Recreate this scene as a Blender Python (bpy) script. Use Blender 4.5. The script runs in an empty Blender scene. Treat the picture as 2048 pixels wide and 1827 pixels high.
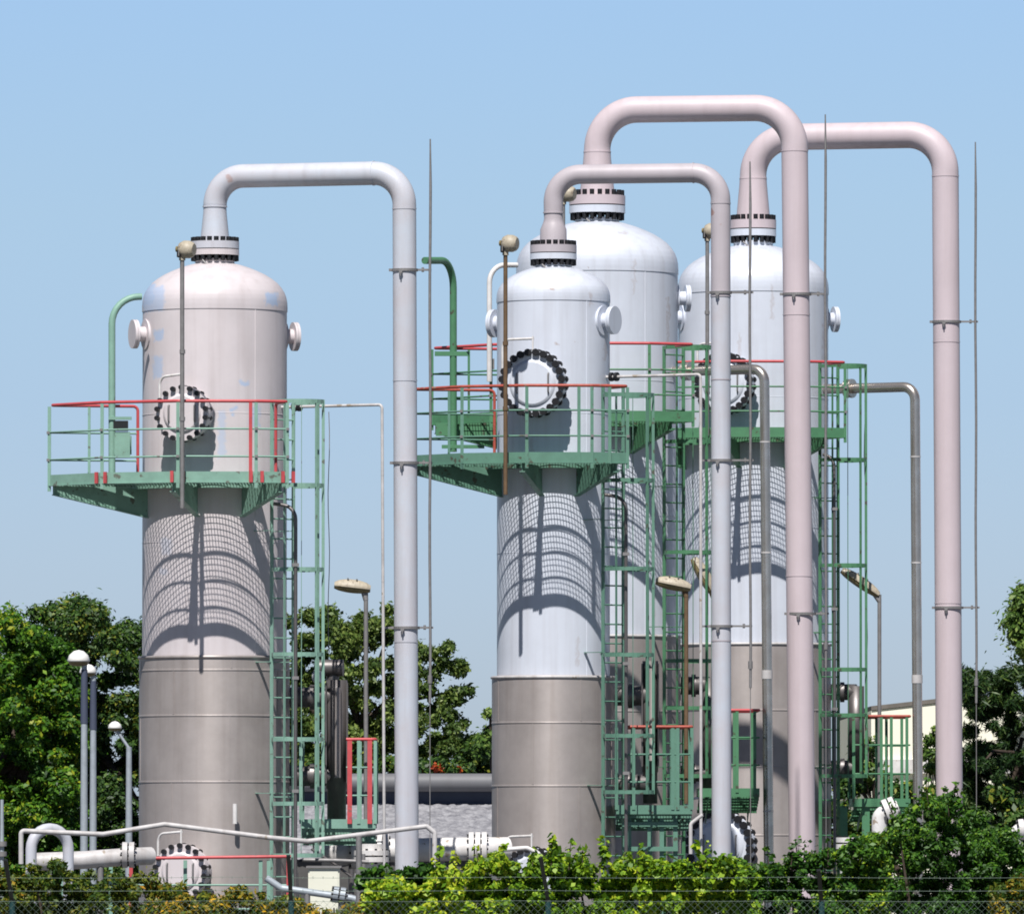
import bpy, math, random
import numpy as np
from mathutils import Vector, Matrix
random.seed(7)
S = bpy.context.scene
COL = S.collection
R_ = math.radians

# ------------------------------------------------------------------ camera
FPX, W, H = 19500.0, 2040.0, 1820.0        # telephoto, measured on a 2040 x 1820 view of the photograph
HOR, CAMZ = 1640.0, 2.6
PITCH = math.atan((HOR - H / 2) / FPX)
cam_d = bpy.data.cameras.new('camera'); cam = bpy.data.objects.new('camera', cam_d); COL.objects.link(cam)
cam_d.sensor_width = 36.0; cam_d.lens = 36.0 * FPX / W
cam_d.clip_start = 1.0; cam_d.clip_end = 6000
cam.location = (0, 0, CAMZ); cam.rotation_euler = (R_(90) + PITCH, 0, 0)
S.camera = cam
S.render.resolution_x, S.render.resolution_y = 1024, 913

# ------------------------------------------------------------------ light
SUN_EL, SUN_AZ = R_(55), R_(8)            # high midday sun, behind the camera and a little to its left
sd = Vector((-math.sin(SUN_AZ) * math.cos(SUN_EL), -math.cos(SUN_AZ) * math.cos(SUN_EL), math.sin(SUN_EL)))
sl = bpy.data.lights.new('sun', 'SUN'); sl.energy = 5.0; sl.angle = R_(0.5); sl.color = (1.0, 0.965, 0.92)
so = bpy.data.objects.new('sun', sl); COL.objects.link(so)
so.rotation_euler = sd.to_track_quat('Z', 'Y').to_euler(); so.location = (-20, -60, 90)
wd = bpy.data.worlds.new('World'); S.world = wd; wd.use_nodes = True
nt = wd.node_tree; bg = nt.nodes['Background']
sky = nt.nodes.new('ShaderNodeTexSky'); sky.sky_type = 'NISHITA'; sky.sun_disc = False
sky.sun_elevation = SUN_EL; sky.sun_rotation = math.atan2(sd.x, sd.y)
sky.altitude = 300; sky.air_density = 1.0; sky.dust_density = 0.3; sky.ozone_density = 2.0
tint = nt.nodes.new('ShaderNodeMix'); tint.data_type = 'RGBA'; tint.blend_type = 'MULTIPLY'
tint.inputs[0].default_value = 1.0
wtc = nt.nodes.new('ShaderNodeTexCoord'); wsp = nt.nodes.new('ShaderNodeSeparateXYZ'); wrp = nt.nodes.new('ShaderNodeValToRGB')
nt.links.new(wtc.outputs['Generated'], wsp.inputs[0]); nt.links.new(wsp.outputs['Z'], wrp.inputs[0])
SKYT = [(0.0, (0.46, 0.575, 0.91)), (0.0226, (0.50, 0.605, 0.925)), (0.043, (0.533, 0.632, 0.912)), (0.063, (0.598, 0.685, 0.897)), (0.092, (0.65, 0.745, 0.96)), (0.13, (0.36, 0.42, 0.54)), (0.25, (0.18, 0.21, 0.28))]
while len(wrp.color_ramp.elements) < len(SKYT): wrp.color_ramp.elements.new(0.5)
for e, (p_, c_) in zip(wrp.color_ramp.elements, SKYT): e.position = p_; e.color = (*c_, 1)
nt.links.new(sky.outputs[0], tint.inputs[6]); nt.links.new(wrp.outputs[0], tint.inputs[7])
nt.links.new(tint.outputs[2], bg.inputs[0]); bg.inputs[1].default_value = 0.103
S.view_settings.view_transform = 'Standard'; S.view_settings.look = 'None'
S.view_settings.exposure = 0.18; S.view_settings.gamma = 1.0
S.render.engine = 'CYCLES'; S.cycles.max_bounces = 6
S.cycles.filter_width = 1.8

# ------------------------------------------------------------------ measuring helpers
_F = Vector((0, math.cos(PITCH), math.sin(PITCH))); _U = Vector((0, -math.sin(PITCH), math.cos(PITCH)))
def P(px, py, D):
    r = Vector((1, 0, 0)) * ((px - W / 2) / FPX) + _U * ((H / 2 - py) / FPX) + _F
    return Vector((0, 0, CAMZ)) + r * (D / r.y)
def X(px, D): return P(px, 1000, D).x
def Z(py, D): return P(1000, py, D).z

# ------------------------------------------------------------------ materials
def mat(name, col, rough=0.5, metal=0.0, var=0.08, scale=3.0, bump=0.0, spec=0.5, col2=None, streak=0.0, patches=None, pcol=None, coat=0.0, stain=None, fine=0.0):
    m = bpy.data.materials.new(name); m.use_nodes = True
    t = m.node_tree; b = t.nodes['Principled BSDF']; L = t.links.new
    b.inputs['Roughness'].default_value = rough; b.inputs['Metallic'].default_value = metal
    b.inputs['Specular IOR Level'].default_value = spec
    b.inputs['Coat Weight'].default_value = coat
    tc = t.nodes.new('ShaderNodeTexCoord')
    n = t.nodes.new('ShaderNodeTexNoise'); n.inputs['Scale'].default_value = scale; n.inputs['Detail'].default_value = 6
    n.inputs['Roughness'].default_value = 0.65
    L(tc.outputs['Object'], n.inputs['Vector'])
    rp = t.nodes.new('ShaderNodeMapRange'); rp.inputs[1].default_value = 0.3; rp.inputs[2].default_value = 0.7
    L(n.outputs['Fac'], rp.inputs[0])
    mx = t.nodes.new('ShaderNodeMix'); mx.data_type = 'RGBA'
    c2 = col2 if col2 else tuple(max(0, c * (1 - var * 2)) for c in col)
    mx.inputs[6].default_value = (*col, 1); mx.inputs[7].default_value = (*c2, 1)
    L(rp.outputs[0], mx.inputs[0]); out = mx.outputs[2]
    if streak > 0:                                  # vertical run-off stains
        mp = t.nodes.new('ShaderNodeMapping'); mp.inputs['Scale'].default_value = (7, 7, 0.35)
        L(tc.outputs['Object'], mp.inputs['Vector'])
        n2 = t.nodes.new('ShaderNodeTexNoise'); n2.inputs['Scale'].default_value = 1.0; n2.inputs['Detail'].default_value = 5
        L(mp.outputs[0], n2.inputs['Vector'])
        r2 = t.nodes.new('ShaderNodeMapRange'); r2.inputs[1].default_value = 0.48; r2.inputs[2].default_value = 0.75
        r2.inputs[4].default_value = streak; L(n2.outputs['Fac'], r2.inputs[0])
        m2 = t.nodes.new('ShaderNodeMix'); m2.data_type = 'RGBA'; m2.blend_type = 'MULTIPLY'
        m2.inputs[7].default_value = (0.52, 0.46, 0.42, 1)
        L(r2.outputs[0], m2.inputs[0]); L(out, m2.inputs[6]); out = m2.outputs[2]
    if stain:                                       # small rust spots
        n3 = t.nodes.new('ShaderNodeTexNoise'); n3.inputs['Scale'].default_value = stain[0]; n3.inputs['Detail'].default_value = 4
        L(tc.outputs['Object'], n3.inputs['Vector'])
        r3 = t.nodes.new('ShaderNodeMapRange'); r3.inputs[1].default_value = stain[1]; r3.inputs[2].default_value = stain[1] + 0.04
        L(n3.outputs['Fac'], r3.inputs[0])
        m3 = t.nodes.new('ShaderNodeMix'); m3.data_type = 'RGBA'; m3.inputs[7].default_value = (*stain[2], 1)
        L(r3.outputs[0], m3.inputs[0]); L(out, m3.inputs[6]); out = m3.outputs[2]
    if patches:                                     # touched-up paint rectangles on the front of a vessel
        sp = t.nodes.new('ShaderNodeSeparateXYZ')
        nz = t.nodes.new('ShaderNodeTexNoise'); nz.inputs['Scale'].default_value = 11.0; nz.inputs['Detail'].default_value = 6
        L(tc.outputs['Object'], nz.inputs['Vector'])
        ad = t.nodes.new('ShaderNodeMix'); ad.data_type = 'RGBA'; ad.blend_type = 'LINEAR_LIGHT'; ad.inputs[0].default_value = 0.075
        L(tc.outputs['Object'], ad.inputs[6]); L(nz.outputs['Color'], ad.inputs[7])
        L(ad.outputs[2], sp.inputs[0])
        acc = None
        for (x0, z0, w, h, wt) in patches:
            def ax(o, c, hw):
                a = t.nodes.new('ShaderNodeMath'); a.operation = 'SUBTRACT'; L(o, a.inputs[0]); a.inputs[1].default_value = c
                q = t.nodes.new('ShaderNodeMath'); q.operation = 'ABSOLUTE'; L(a.outputs[0], q.inputs[0])
                r = t.nodes.new('ShaderNodeMapRange'); r.inputs[1].default_value = hw - 0.02; r.inputs[2].default_value = hw + 0.02
                r.inputs[3].default_value = 1; r.inputs[4].default_value = 0; L(q.outputs[0], r.inputs[0]); return r.outputs[0]
            a = ax(sp.outputs['X'], x0, w / 2); c = ax(sp.outputs['Z'], z0, h / 2)
            q = t.nodes.new('ShaderNodeMath'); q.operation = 'MULTIPLY'; L(a, q.inputs[0]); L(c, q.inputs[1])
            q2 = t.nodes.new('ShaderNodeMath'); q2.operation = 'MULTIPLY'; L(q.outputs[0], q2.inputs[0]); q2.inputs[1].default_value = wt
            if acc is None: acc = q2.outputs[0]
            else:
                mm = t.nodes.new('ShaderNodeMath'); mm.operation = 'MAXIMUM'; L(acc, mm.inputs[0]); L(q2.outputs[0], mm.inputs[1]); acc = mm.outputs[0]
        m4 = t.nodes.new('ShaderNodeMix'); m4.data_type = 'RGBA'; m4.inputs[7].default_value = (*pcol, 1)
        L(acc, m4.inputs[0]); L(out, m4.inputs[6]); out = m4.outputs[2]
    L(out, b.inputs['Base Color'])
    rr = t.nodes.new('ShaderNodeMapRange'); rr.inputs[3].default_value = max(0.05, rough - 0.08); rr.inputs[4].default_value = min(1, rough + 0.1)
    L(n.outputs['Fac'], rr.inputs[0]); L(rr.outputs[0], b.inputs['Roughness'])
    if bump > 0:
        bp = t.nodes.new('ShaderNodeBump'); bp.inputs['Strength'].default_value = bump; bp.inputs['Distance'].default_value = 0.02
        nb = t.nodes.new('ShaderNodeTexNoise'); nb.inputs['Scale'].default_value = scale * (fine or 1.0); nb.inputs['Detail'].default_value = 3
        L(tc.outputs['Object'], nb.inputs['Vector'])
        L(nb.outputs['Fac'], bp.inputs['Height']); L(bp.outputs[0], b.inputs['Normal'])
    return m

def leafmat(name, ramp, rough=0.5, trans=0.25, spec=0.4):
    m = bpy.data.materials.new(name); m.use_nodes = True
    t = m.node_tree; b = t.nodes['Principled BSDF']; L = t.links.new
    g = t.nodes.new('ShaderNodeNewGeometry'); cr = t.nodes.new('ShaderNodeValToRGB')
    while len(cr.color_ramp.elements) < len(ramp): cr.color_ramp.elements.new(0.5)
    for e, (p, c) in zip(cr.color_ramp.elements, ramp): e.position = p; e.color = (*c, 1)
    tc = t.nodes.new('ShaderNodeTexCoord')
    n = t.nodes.new('ShaderNodeTexNoise'); n.inputs['Scale'].default_value = 0.7; n.inputs['Detail'].default_value = 3
    L(tc.outputs['Object'], n.inputs['Vector'])
    r = t.nodes.new('ShaderNodeMapRange'); r.inputs[1].default_value = 0.3; r.inputs[2].default_value = 0.7; r.inputs[3].default_value = -0.3; r.inputs[4].default_value = 0.3
    L(n.outputs['Fac'], r.inputs[0])
    a = t.nodes.new('ShaderNodeMath'); a.operation = 'ADD'; a.use_clamp = True
    L(g.outputs['Random Per Island'], a.inputs[0]); L(r.outputs[0], a.inputs[1]); L(a.outputs[0], cr.inputs[0])
    L(cr.outputs[0], b.inputs['Base Color']); b.inputs['Roughness'].default_value = rough
    b.inputs['Specular IOR Level'].default_value = spec
    tr = t.nodes.new('ShaderNodeBsdfTranslucent'); L(cr.outputs[0], tr.inputs[0])
    ms = t.nodes.new('ShaderNodeMixShader'); ms.inputs[0].default_value = trans
    L(b.outputs[0], ms.inputs[1]); L(tr.outputs[0], ms.inputs[2])
    L(ms.outputs[0], t.nodes['Material Output'].inputs[0])
    return m

M = {}
M['pink'] = mat('pinkish white paint', (0.67, 0.615, 0.635), 0.42, var=0.03, scale=1.2, streak=0.22)
M['blue'] = mat('cool white paint', (0.66, 0.70, 0.79), 0.36, var=0.03, scale=1.0, streak=0.22)
M['bluepipe'] = mat('pale blue grey paint', (0.54, 0.585, 0.665), 0.45, var=0.04, scale=1.5, streak=0.25, col2=(0.53, 0.51, 0.55), stain=(2.2, 0.735, (0.45, 0.36, 0.36)))
M['pinkpipe'] = mat('pale pink paint', (0.615, 0.525, 0.56), 0.45, var=0.05, scale=1.0, streak=0.16)
M['mauve'] = mat('mauve grey paint', (0.50, 0.455, 0.49), 0.45, var=0.05, scale=2, streak=0.12, stain=(3.0, 0.70, (0.35, 0.22, 0.2)))
M['white'] = mat('white pipe paint', (0.80, 0.78, 0.77), 0.45, var=0.12, scale=5, streak=0.4, stain=(6.0, 0.66, (0.38, 0.31, 0.25)))
M['clad'] = mat('dull metal cladding', (0.46, 0.415, 0.40), 0.50, metal=0.32, var=0.12, scale=1.3, streak=0.28, bump=0.10, fine=2.0)
_t = M['clad'].node_tree; _b = _t.nodes['Principled BSDF']; _b.inputs['Anisotropic'].default_value = 0.6; _b.inputs['Anisotropic Rotation'].default_value = 0.25
_tg = _t.nodes.new('ShaderNodeTangent'); _tg.direction_type = 'RADIAL'; _tg.axis = 'Z'; _t.links.new(_tg.outputs[0], _b.inputs['Tangent'])
M['clad2'] = mat('dark metal cladding', (0.20, 0.185, 0.185), 0.45, metal=0.6, var=0.15, scale=3, streak=0.3, bump=0.2)
M['seam'] = mat('cladding seam', (0.34, 0.31, 0.30), 0.5, metal=0.5, var=0.1)
M['black'] = mat('black nuts', (0.010, 0.010, 0.013), 0.5, var=0.1)
M['offwhite'] = mat('weathered white paint', (0.62, 0.60, 0.60), 0.5, var=0.16, scale=4, streak=0.5, stain=(6.0, 0.64, (0.33, 0.28, 0.23)))
M['green'] = mat('pale green paint', (0.24, 0.42, 0.34), 0.5, var=0.10, scale=6, stain=(7.0, 0.64, (0.13, 0.15, 0.12)))
M['green2'] = mat('mid green paint', (0.125, 0.27, 0.20), 0.5, var=0.10, scale=6, stain=(7.0, 0.63, (0.08, 0.09, 0.065)))
M['green3'] = mat('fresh green paint', (0.085, 0.245, 0.125), 0.5, var=0.10, scale=6, stain=(7.0, 0.63, (0.07, 0.08, 0.05)))
M['red'] = mat('red rail paint', (0.60, 0.09, 0.10), 0.45, var=0.12, scale=6, stain=(8.0, 0.66, (0.30, 0.10, 0.09)))
M['red2'] = mat('rusty red rail paint', (0.50, 0.10, 0.07), 0.5, var=0.2, scale=9, stain=(8.0, 0.62, (0.30, 0.20, 0.15)))
M['steel'] = mat('stainless pipe', (0.58, 0.53, 0.48), 0.27, metal=0.8, var=0.1, scale=5, bump=0.1)
M['galv'] = mat('weathered galvanised steel', (0.30, 0.29, 0.29), 0.55, metal=0.4, var=0.15, scale=10)
M['rust'] = mat('rusty brown pole', (0.17, 0.105, 0.055), 0.7, var=0.2, scale=8)
M['palegalv'] = mat('pale galvanised pole', (0.42, 0.47, 0.52), 0.5, metal=0.2, var=0.12, scale=8)
M['lamp'] = mat('cream lamp housing', (0.50, 0.44, 0.34), 0.5, var=0.15, scale=20, stain=(16.0, 0.6, (0.25, 0.2, 0.15)))
M['glass'] = mat('lamp glass', (0.30, 0.24, 0.12), 0.2, var=0.2, scale=20)
M['whitelamp'] = mat('white lamp housing', (0.86, 0.85, 0.82), 0.4, var=0.04)
M['cream'] = mat('cream cabinet paint', (0.80, 0.80, 0.68), 0.5, var=0.04)
M['yellow'] = mat('yellow marker tape', (0.75, 0.62, 0.03), 0.5, var=0.05)
M['ground'] = mat('rough grass ground', (0.10, 0.11, 0.045), 0.95, scale=0.4, var=0.3, bump=0.5, col2=(0.17, 0.15, 0.10))
M['bwall'] = mat('blue grey wall', (0.065, 0.08, 0.13), 0.7, var=0.1, scale=2)
M['fascia'] = mat('grey rounded fascia', (0.17, 0.172, 0.185), 0.6, metal=0.1, var=0.05, scale=0.7, streak=0.15)
M['wallbeige'] = mat('cream rendered wall', (0.93, 0.90, 0.76), 0.8, var=0.03, scale=1)
M['roofgrey'] = mat('weathered roof sheet', (0.20, 0.18, 0.16), 0.7, var=0.2, scale=2)
M['bark'] = mat('bark', (0.085, 0.06, 0.045), 0.9, var=0.3, scale=6, bump=0.6)
M['chalk'] = mat('grey gravel', (0.10, 0.097, 0.094), 0.85, var=0.12, scale=3)
M['postblack'] = mat('black fence post paint', (0.012, 0.014, 0.016), 0.5, var=0.1)
M['postgreen'] = mat('teal fence post paint', (0.01, 0.055, 0.06), 0.5, var=0.1)
M['wire'] = mat('green coated wire', (0.20, 0.27, 0.23), 0.5, var=0.1)
M['stone'] = mat('rough stone chips', (0.36, 0.36, 0.38), 0.9, scale=6, var=0.4, bump=1.0, col2=(0.12, 0.12, 0.14))
L_vivid = leafmat('vivid green leaves', [(0, (0.016, 0.055, 0.005)), (0.45, (0.050, 0.150, 0.010)), (0.85, (0.130, 0.290, 0.015)), (1.0, (0.34, 0.38, 0.025))], trans=0.3)
L_dark = leafmat('dark green leaves', [(0, (0.014, 0.041, 0.009)), (0.6, (0.041, 0.099, 0.014)), (0.93, (0.087, 0.160, 0.020)), (1.0, (0.232, 0.246, 0.029))], trans=0.2)
L_olive = leafmat('olive green leaves', [(0, (0.026, 0.061, 0.012)), (0.6, (0.080, 0.160, 0.023)), (1.0, (0.217, 0.304, 0.058))], trans=0.25)
L_hedge = leafmat('lime hedge leaves', [(0, (0.03, 0.085, 0.006)), (0.3, (0.13, 0.27, 0.012)), (0.7, (0.30, 0.46, 0.020)), (1.0, (0.56, 0.62, 0.04))], trans=0.3)
L_gold = leafmat('golden leaves', [(0, (0.072, 0.102, 0.012)), (0.5, (0.319, 0.246, 0.017)), (1.0, (0.696, 0.392, 0.022))], trans=0.25)
L_brown = leafmat('bronze green leaves', [(0, (0.020, 0.058, 0.006)), (0.5, (0.094, 0.145, 0.014)), (0.9, (0.246, 0.246, 0.022)), (1.0, (0.435, 0.232, 0.022))], trans=0.25)
L_bush = leafmat('deep green bush leaves', [(0, (0.014, 0.051, 0.006)), (0.5, (0.043, 0.131, 0.012)), (0.9, (0.109, 0.246, 0.017)), (1.0, (0.217, 0.348, 0.029))], trans=0.25)
L_pine = leafmat('pine needles', [(0, (0.012, 0.035, 0.010)), (0.7, (0.035, 0.087, 0.019)), (1.0, (0.102, 0.160, 0.029))], trans=0.15)
L_olive2 = leafmat('light olive leaves', [(0, (0.030, 0.062, 0.014)), (0.55, (0.095, 0.165, 0.030)), (1.0, (0.25, 0.32, 0.075))], trans=0.3)
L_flower = leafmat('orange red blossom', [(0, (0.25, 0.03, 0.01)), (1.0, (0.55, 0.10, 0.02))], trans=0.2)

# ------------------------------------------------------------------ object helpers
def wloc(o):
    v = Vector((0, 0, 0))
    while o is not None: v += o.location; o = o.parent
    return v
def tag(o, label, cat, group=None, kind=None):
    if label: o['label'] = label
    if cat: o['category'] = cat
    if group: o['group'] = group
    if kind: o['kind'] = kind
    return o
def thing(name, loc, label, cat, group=None):
    o = bpy.data.objects.new(name, None); COL.objects.link(o); o.location = loc
    o.empty_display_size = 0.3
    return tag(o, label, cat, group)

class MB:
    def __init__(s): s.v = []; s.f = []; s.sm = []
    def add(s, vs, fs, smooth=False):
        b = len(s.v); s.v += [tuple(v) for v in vs]
        s.f += [tuple(i + b for i in f) for f in fs]; s.sm += [smooth] * len(fs)
    def box(s, a, b):
        x0, y0, z0 = a; x1, y1, z1 = b
        s.add([(x0, y0, z0), (x1, y0, z0), (x1, y1, z0), (x0, y1, z0), (x0, y0, z1), (x1, y0, z1), (x1, y1, z1), (x0, y1, z1)],
              [(0, 3, 2, 1), (4, 5, 6, 7), (0, 1, 5, 4), (1, 2, 6, 5), (2, 3, 7, 6), (3, 0, 4, 7)]); return s
    def obox(s, c, ax, ay, az):      # centre and three half-vectors
        c, ax, ay, az = map(Vector, (c, ax, ay, az))
        vs = [c + i * ax + j * ay + k * az for k in (-1, 1) for (i, j) in ((-1, -1), (1, -1), (1, 1), (-1, 1))]
        fs = [(0, 3, 2, 1), (4, 5, 6, 7), (0, 1, 5, 4), (1, 2, 6, 5), (2, 3, 7, 6), (3, 0, 4, 7)]
        if ax.cross(ay).dot(az) < 0: fs = [f[::-1] for f in fs]
        s.add(vs, fs); return s
    def bar(s, p, q, w, h, up=(0, 0, 1)):   # flat bar from p to q, w across, h along up
        p, q = Vector(p), Vector(q); d = q - p
        if d.length < 1e-6: return s
        dn = d.normalized(); sd_ = dn.cross(Vector(up))
        if sd_.length < 1e-4: sd_ = Vector((1, 0, 0))
        sd_.normalize(); u = sd_.cross(dn)
        return s.obox((p + q) / 2, d / 2, sd_ * w / 2, u * h / 2)
    def tube(s, path, r, seg=12, cap=True):
        pts = [Vector(p) for p in path]; n = len(pts)
        rs = r if isinstance(r, (list, tuple)) else [r] * n
        tan = []
        for i in range(n):
            a = (pts[i] - pts[i - 1]).normalized() if i > 0 else None
            b = (pts[i + 1] - pts[i]).normalized() if i < n - 1 else None
            t = (a or b) if (a is None or b is None) else (a + b)
            tan.append(t.normalized() if t.length > 1e-6 else (a or b))
        ref = Vector((0, 0, 1)) if abs(tan[0].z) < 0.9 else Vector((1, 0, 0))
        u = tan[0].cross(ref).normalized(); rings = []
        for i in range(n):
            u = (u - tan[i] * u.dot(tan[i])).normalized(); w = tan[i].cross(u)
            rings.append([pts[i] + (u * math.cos(2 * math.pi * k / seg) + w * math.sin(2 * math.pi * k / seg)) * rs[i] for k in range(seg)])
        vs = [v for rg in rings for v in rg]; fs = []
        for i in range(n - 1):
            for k in range(seg):
                k2 = (k + 1) % seg
                fs.append((i * seg + k, i * seg + k2, (i + 1) * seg + k2, (i + 1) * seg + k))
        s.add(vs, fs, True)
        if cap:
            s.add(rings[0], [tuple(range(seg))[::-1]]); s.add(rings[-1], [tuple(range(seg))])
        return s
    def disc(s, c, axis, r, t, seg=32):      # short cylinder, centre of its first face at c
        a = Vector(axis).normalized(); return s.tube([Vector(c), Vector(c) + a * t], r, seg)
    def lathe(s, c, prof, seg=72, smooth=True):   # profile (r, z) round a vertical axis at c
        c = Vector(c); n = len(prof); vs = []
        for (r, z) in prof:
            for k in range(seg):
                a = 2 * math.pi * k / seg; vs.append((c.x + r * math.cos(a), c.y + r * math.sin(a), c.z + z))
        fs = []
        for i in range(n - 1):
            for k in range(seg):
                k2 = (k + 1) % seg; fs.append((i * seg + k, i * seg + k2, (i + 1) * seg + k2, (i + 1) * seg + k))
        s.add(vs, fs, smooth); return s
    def build(s, name, m, parent=None, loc=None):
        me = bpy.data.meshes.new(name)
        o = bpy.data.objects.new(name, me); COL.objects.link(o)
        if parent is not None:
            o.parent = parent; base = wloc(parent)
            if loc is not None: o.location = Vector(loc) - base; base = Vector(loc)
        else:
            base = Vector(loc) if loc is not None else Vector((0, 0, 0)); o.location = base
        me.from_pydata([(v[0] - base.x, v[1] - base.y, v[2] - base.z) for v in s.v], [], s.f)
        me.polygons.foreach_set('use_smooth', s.sm); me.materials.append(m); me.update()
        return o
def copyto(o, parent, off):
    c = o.copy(); COL.objects.link(c); c.parent = parent; c.location = o.location + Vector(off); return c
def fillet(pts, rad, n=8):
    pts = [Vector(p) for p in pts]; out = [pts[0]]
    for i in range(1, len(pts) - 1):
        r = rad[i - 1] if isinstance(rad, (list, tuple)) else rad
        a = (pts[i - 1] - pts[i]); b = (pts[i + 1] - pts[i])
        an, bn = a.normalized(), b.normalized(); ang = an.angle(bn)
        if ang > math.pi - 0.02 or r <= 0: out.append(pts[i]); continue
        d = min(r / math.tan(ang / 2), a.length * 0.49 if i > 1 else a.length * 0.98, b.length * 0.49 if i < len(pts) - 2 else b.length * 0.98)
        rr = d * math.tan(ang / 2)
        c = pts[i] + (an + bn).normalized() * (rr / math.sin(ang / 2))
        s0 = pts[i] + an * d - c; s1 = pts[i] + bn * d - c
        tot = s0.angle(s1); axx = s0.cross(s1).normalized()
        for k in range(n + 1): out.append(c + Matrix.Rotation(tot * k / n, 3, axx) @ s0)
    out.append(pts[-1]); return out
def lp(pts, per=6):
    out = []
    for a, b in zip(pts[:-1], pts[1:]):
        for k in range(per): out.append(tuple(a[i] + (b[i] - a[i]) * k / per for i in range(len(a))))
    out.append(pts[-1]); return out

# ------------------------------------------------------------------ setting: ground and backdrop buildings
g = MB(); g.add([(-2500, -60, 0), (2500, -60, 0), (2500, 4500, 0), (-2500, 4500, 0)], [(0, 1, 2, 3)])
tag(g.build('ground', M['ground']), None, None, kind='structure')
gy = MB(); gy.add([(-30, 118, 0.01), (40, 118, 0.01), (40, 200, 0.01), (-30, 200, 0.01)], [(0, 1, 2, 3)])
tag(gy.build('gravel_yard', M['chalk']), None, None, kind='structure')

def storage_building():
    D = 190.0
    r = thing('storage_building', (X(800, D), D, 0), 'low building with dark blue wall and thick rounded grey fascia behind the steel columns', 'building')
    xa, xb = X(560, D), X(1250, D)
    zt, zb = Z(1540, D), Z(1577, D)
    m = MB(); rr = (zt - zb) / 2
    # wall
    m.box((xa, D + 0.1, 0), (xb, D + 12, zt - 0.05)); m.build('wall', M['bwall'], r)
    f = MB(); cy, cz = D - 0.12, (zt + zb) / 2; pr = []
    for k in range(13):
        a = math.pi * (0.42 + k / 12 * 0.95); pr.append((cy + math.cos(a) * rr * 1.05, cz + math.sin(a) * rr))
    pr = [(D + 1.2, zt)] + pr + [(D + 0.3, zb)]
    vs = [(xa, y, z) for y, z in pr] + [(xb, y, z) for y, z in pr]; n = len(pr)
    f.add(vs, [(i + 1, i, i + n, i + 1 + n) for i in range(n - 1)], True)
    f.build('fascia', M['fascia'], r)
    # annexe roof of rough stone chips sloping towards the camera
    q = MB(); nx, ny = 110, 60; zr0, zr1 = Z(1603, D - 0.2), Z(1712, D - 4)
    rng = np.random.RandomState(3); dz = rng.rand(ny + 1, nx + 1) * 0.045
    vs = []; fs = []
    for j in range(ny + 1):
        for i in range(nx + 1):
            t = j / ny
            vs.append((xa + (xb - xa) * i / nx, D - 0.0 - 4 * t, zr0 + (zr1 - zr0) * t + dz[j, i]))
    for j in range(ny):
        for i in range(nx): a = j * (nx + 1) + i; fs.append((a, a + nx + 1, a + nx + 2, a + 1))
    q.add(vs, fs); q.build('stone_roof', M['stone'], r)
    w = MB(); w.box((xa + .05, D - 3.9, 0), (xb - .05, D + .05, zr1 - 0.03)); w.build('annexe_wall', M['chalk'], r)
storage_building()

def warehouse():
    D = 235.0
    r = thing('warehouse', (X(1900, D), D, 0), 'cream walled warehouse with dark edged sloping roof behind the rightmost grey pipe', 'building')
    xa, xb, xc = X(1735, D), X(1940, D), X(2140, D)
    za, zb = Z(1415, D), Z(1392, D); z0 = 0
    m = MB()
    vs = [(xa, D, 0), (xc, D, 0), (xc, D, za), (xb, D, zb), (xa, D, za)]
    vb = [(x, y + 25, z) for x, y, z in vs]
    m.add(vs + vb, [(0, 1, 2, 3, 4), (9, 8, 7, 6, 5), (0, 4, 9, 5), (1, 6, 7, 2)])
    m.build('wall', M['wallbeige'], r)
    q = MB()
    for (p, s) in (((xa, za), (xb, zb)), ((xb, zb), (xc, za))):
        a, b = Vector((p[0], D + 12.46, p[1] + 0.06)), Vector((s[0], D + 12.46, s[1] + 0.06))
        q.bar(a, b, 25.0, 0.10)
    q.build('roof', M['roofgrey'], r)
    b = MB(); b.box((xa, D - .12, Z(1540, D)), (xc, D - 0.003, Z(1512, D))); b.build('white_band', M['white'], r)
    for k in range(40):
        x = xa + 0.2 + k * 0.30 * 3
        if x < xc: rib = MB(); rib.box((x, D - 0.03, Z(1512, D) + .01), (x + .03, D - 0.002, za - .02)); rib.build('wall_rib', M['wallbeige'], r)
warehouse()

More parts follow.
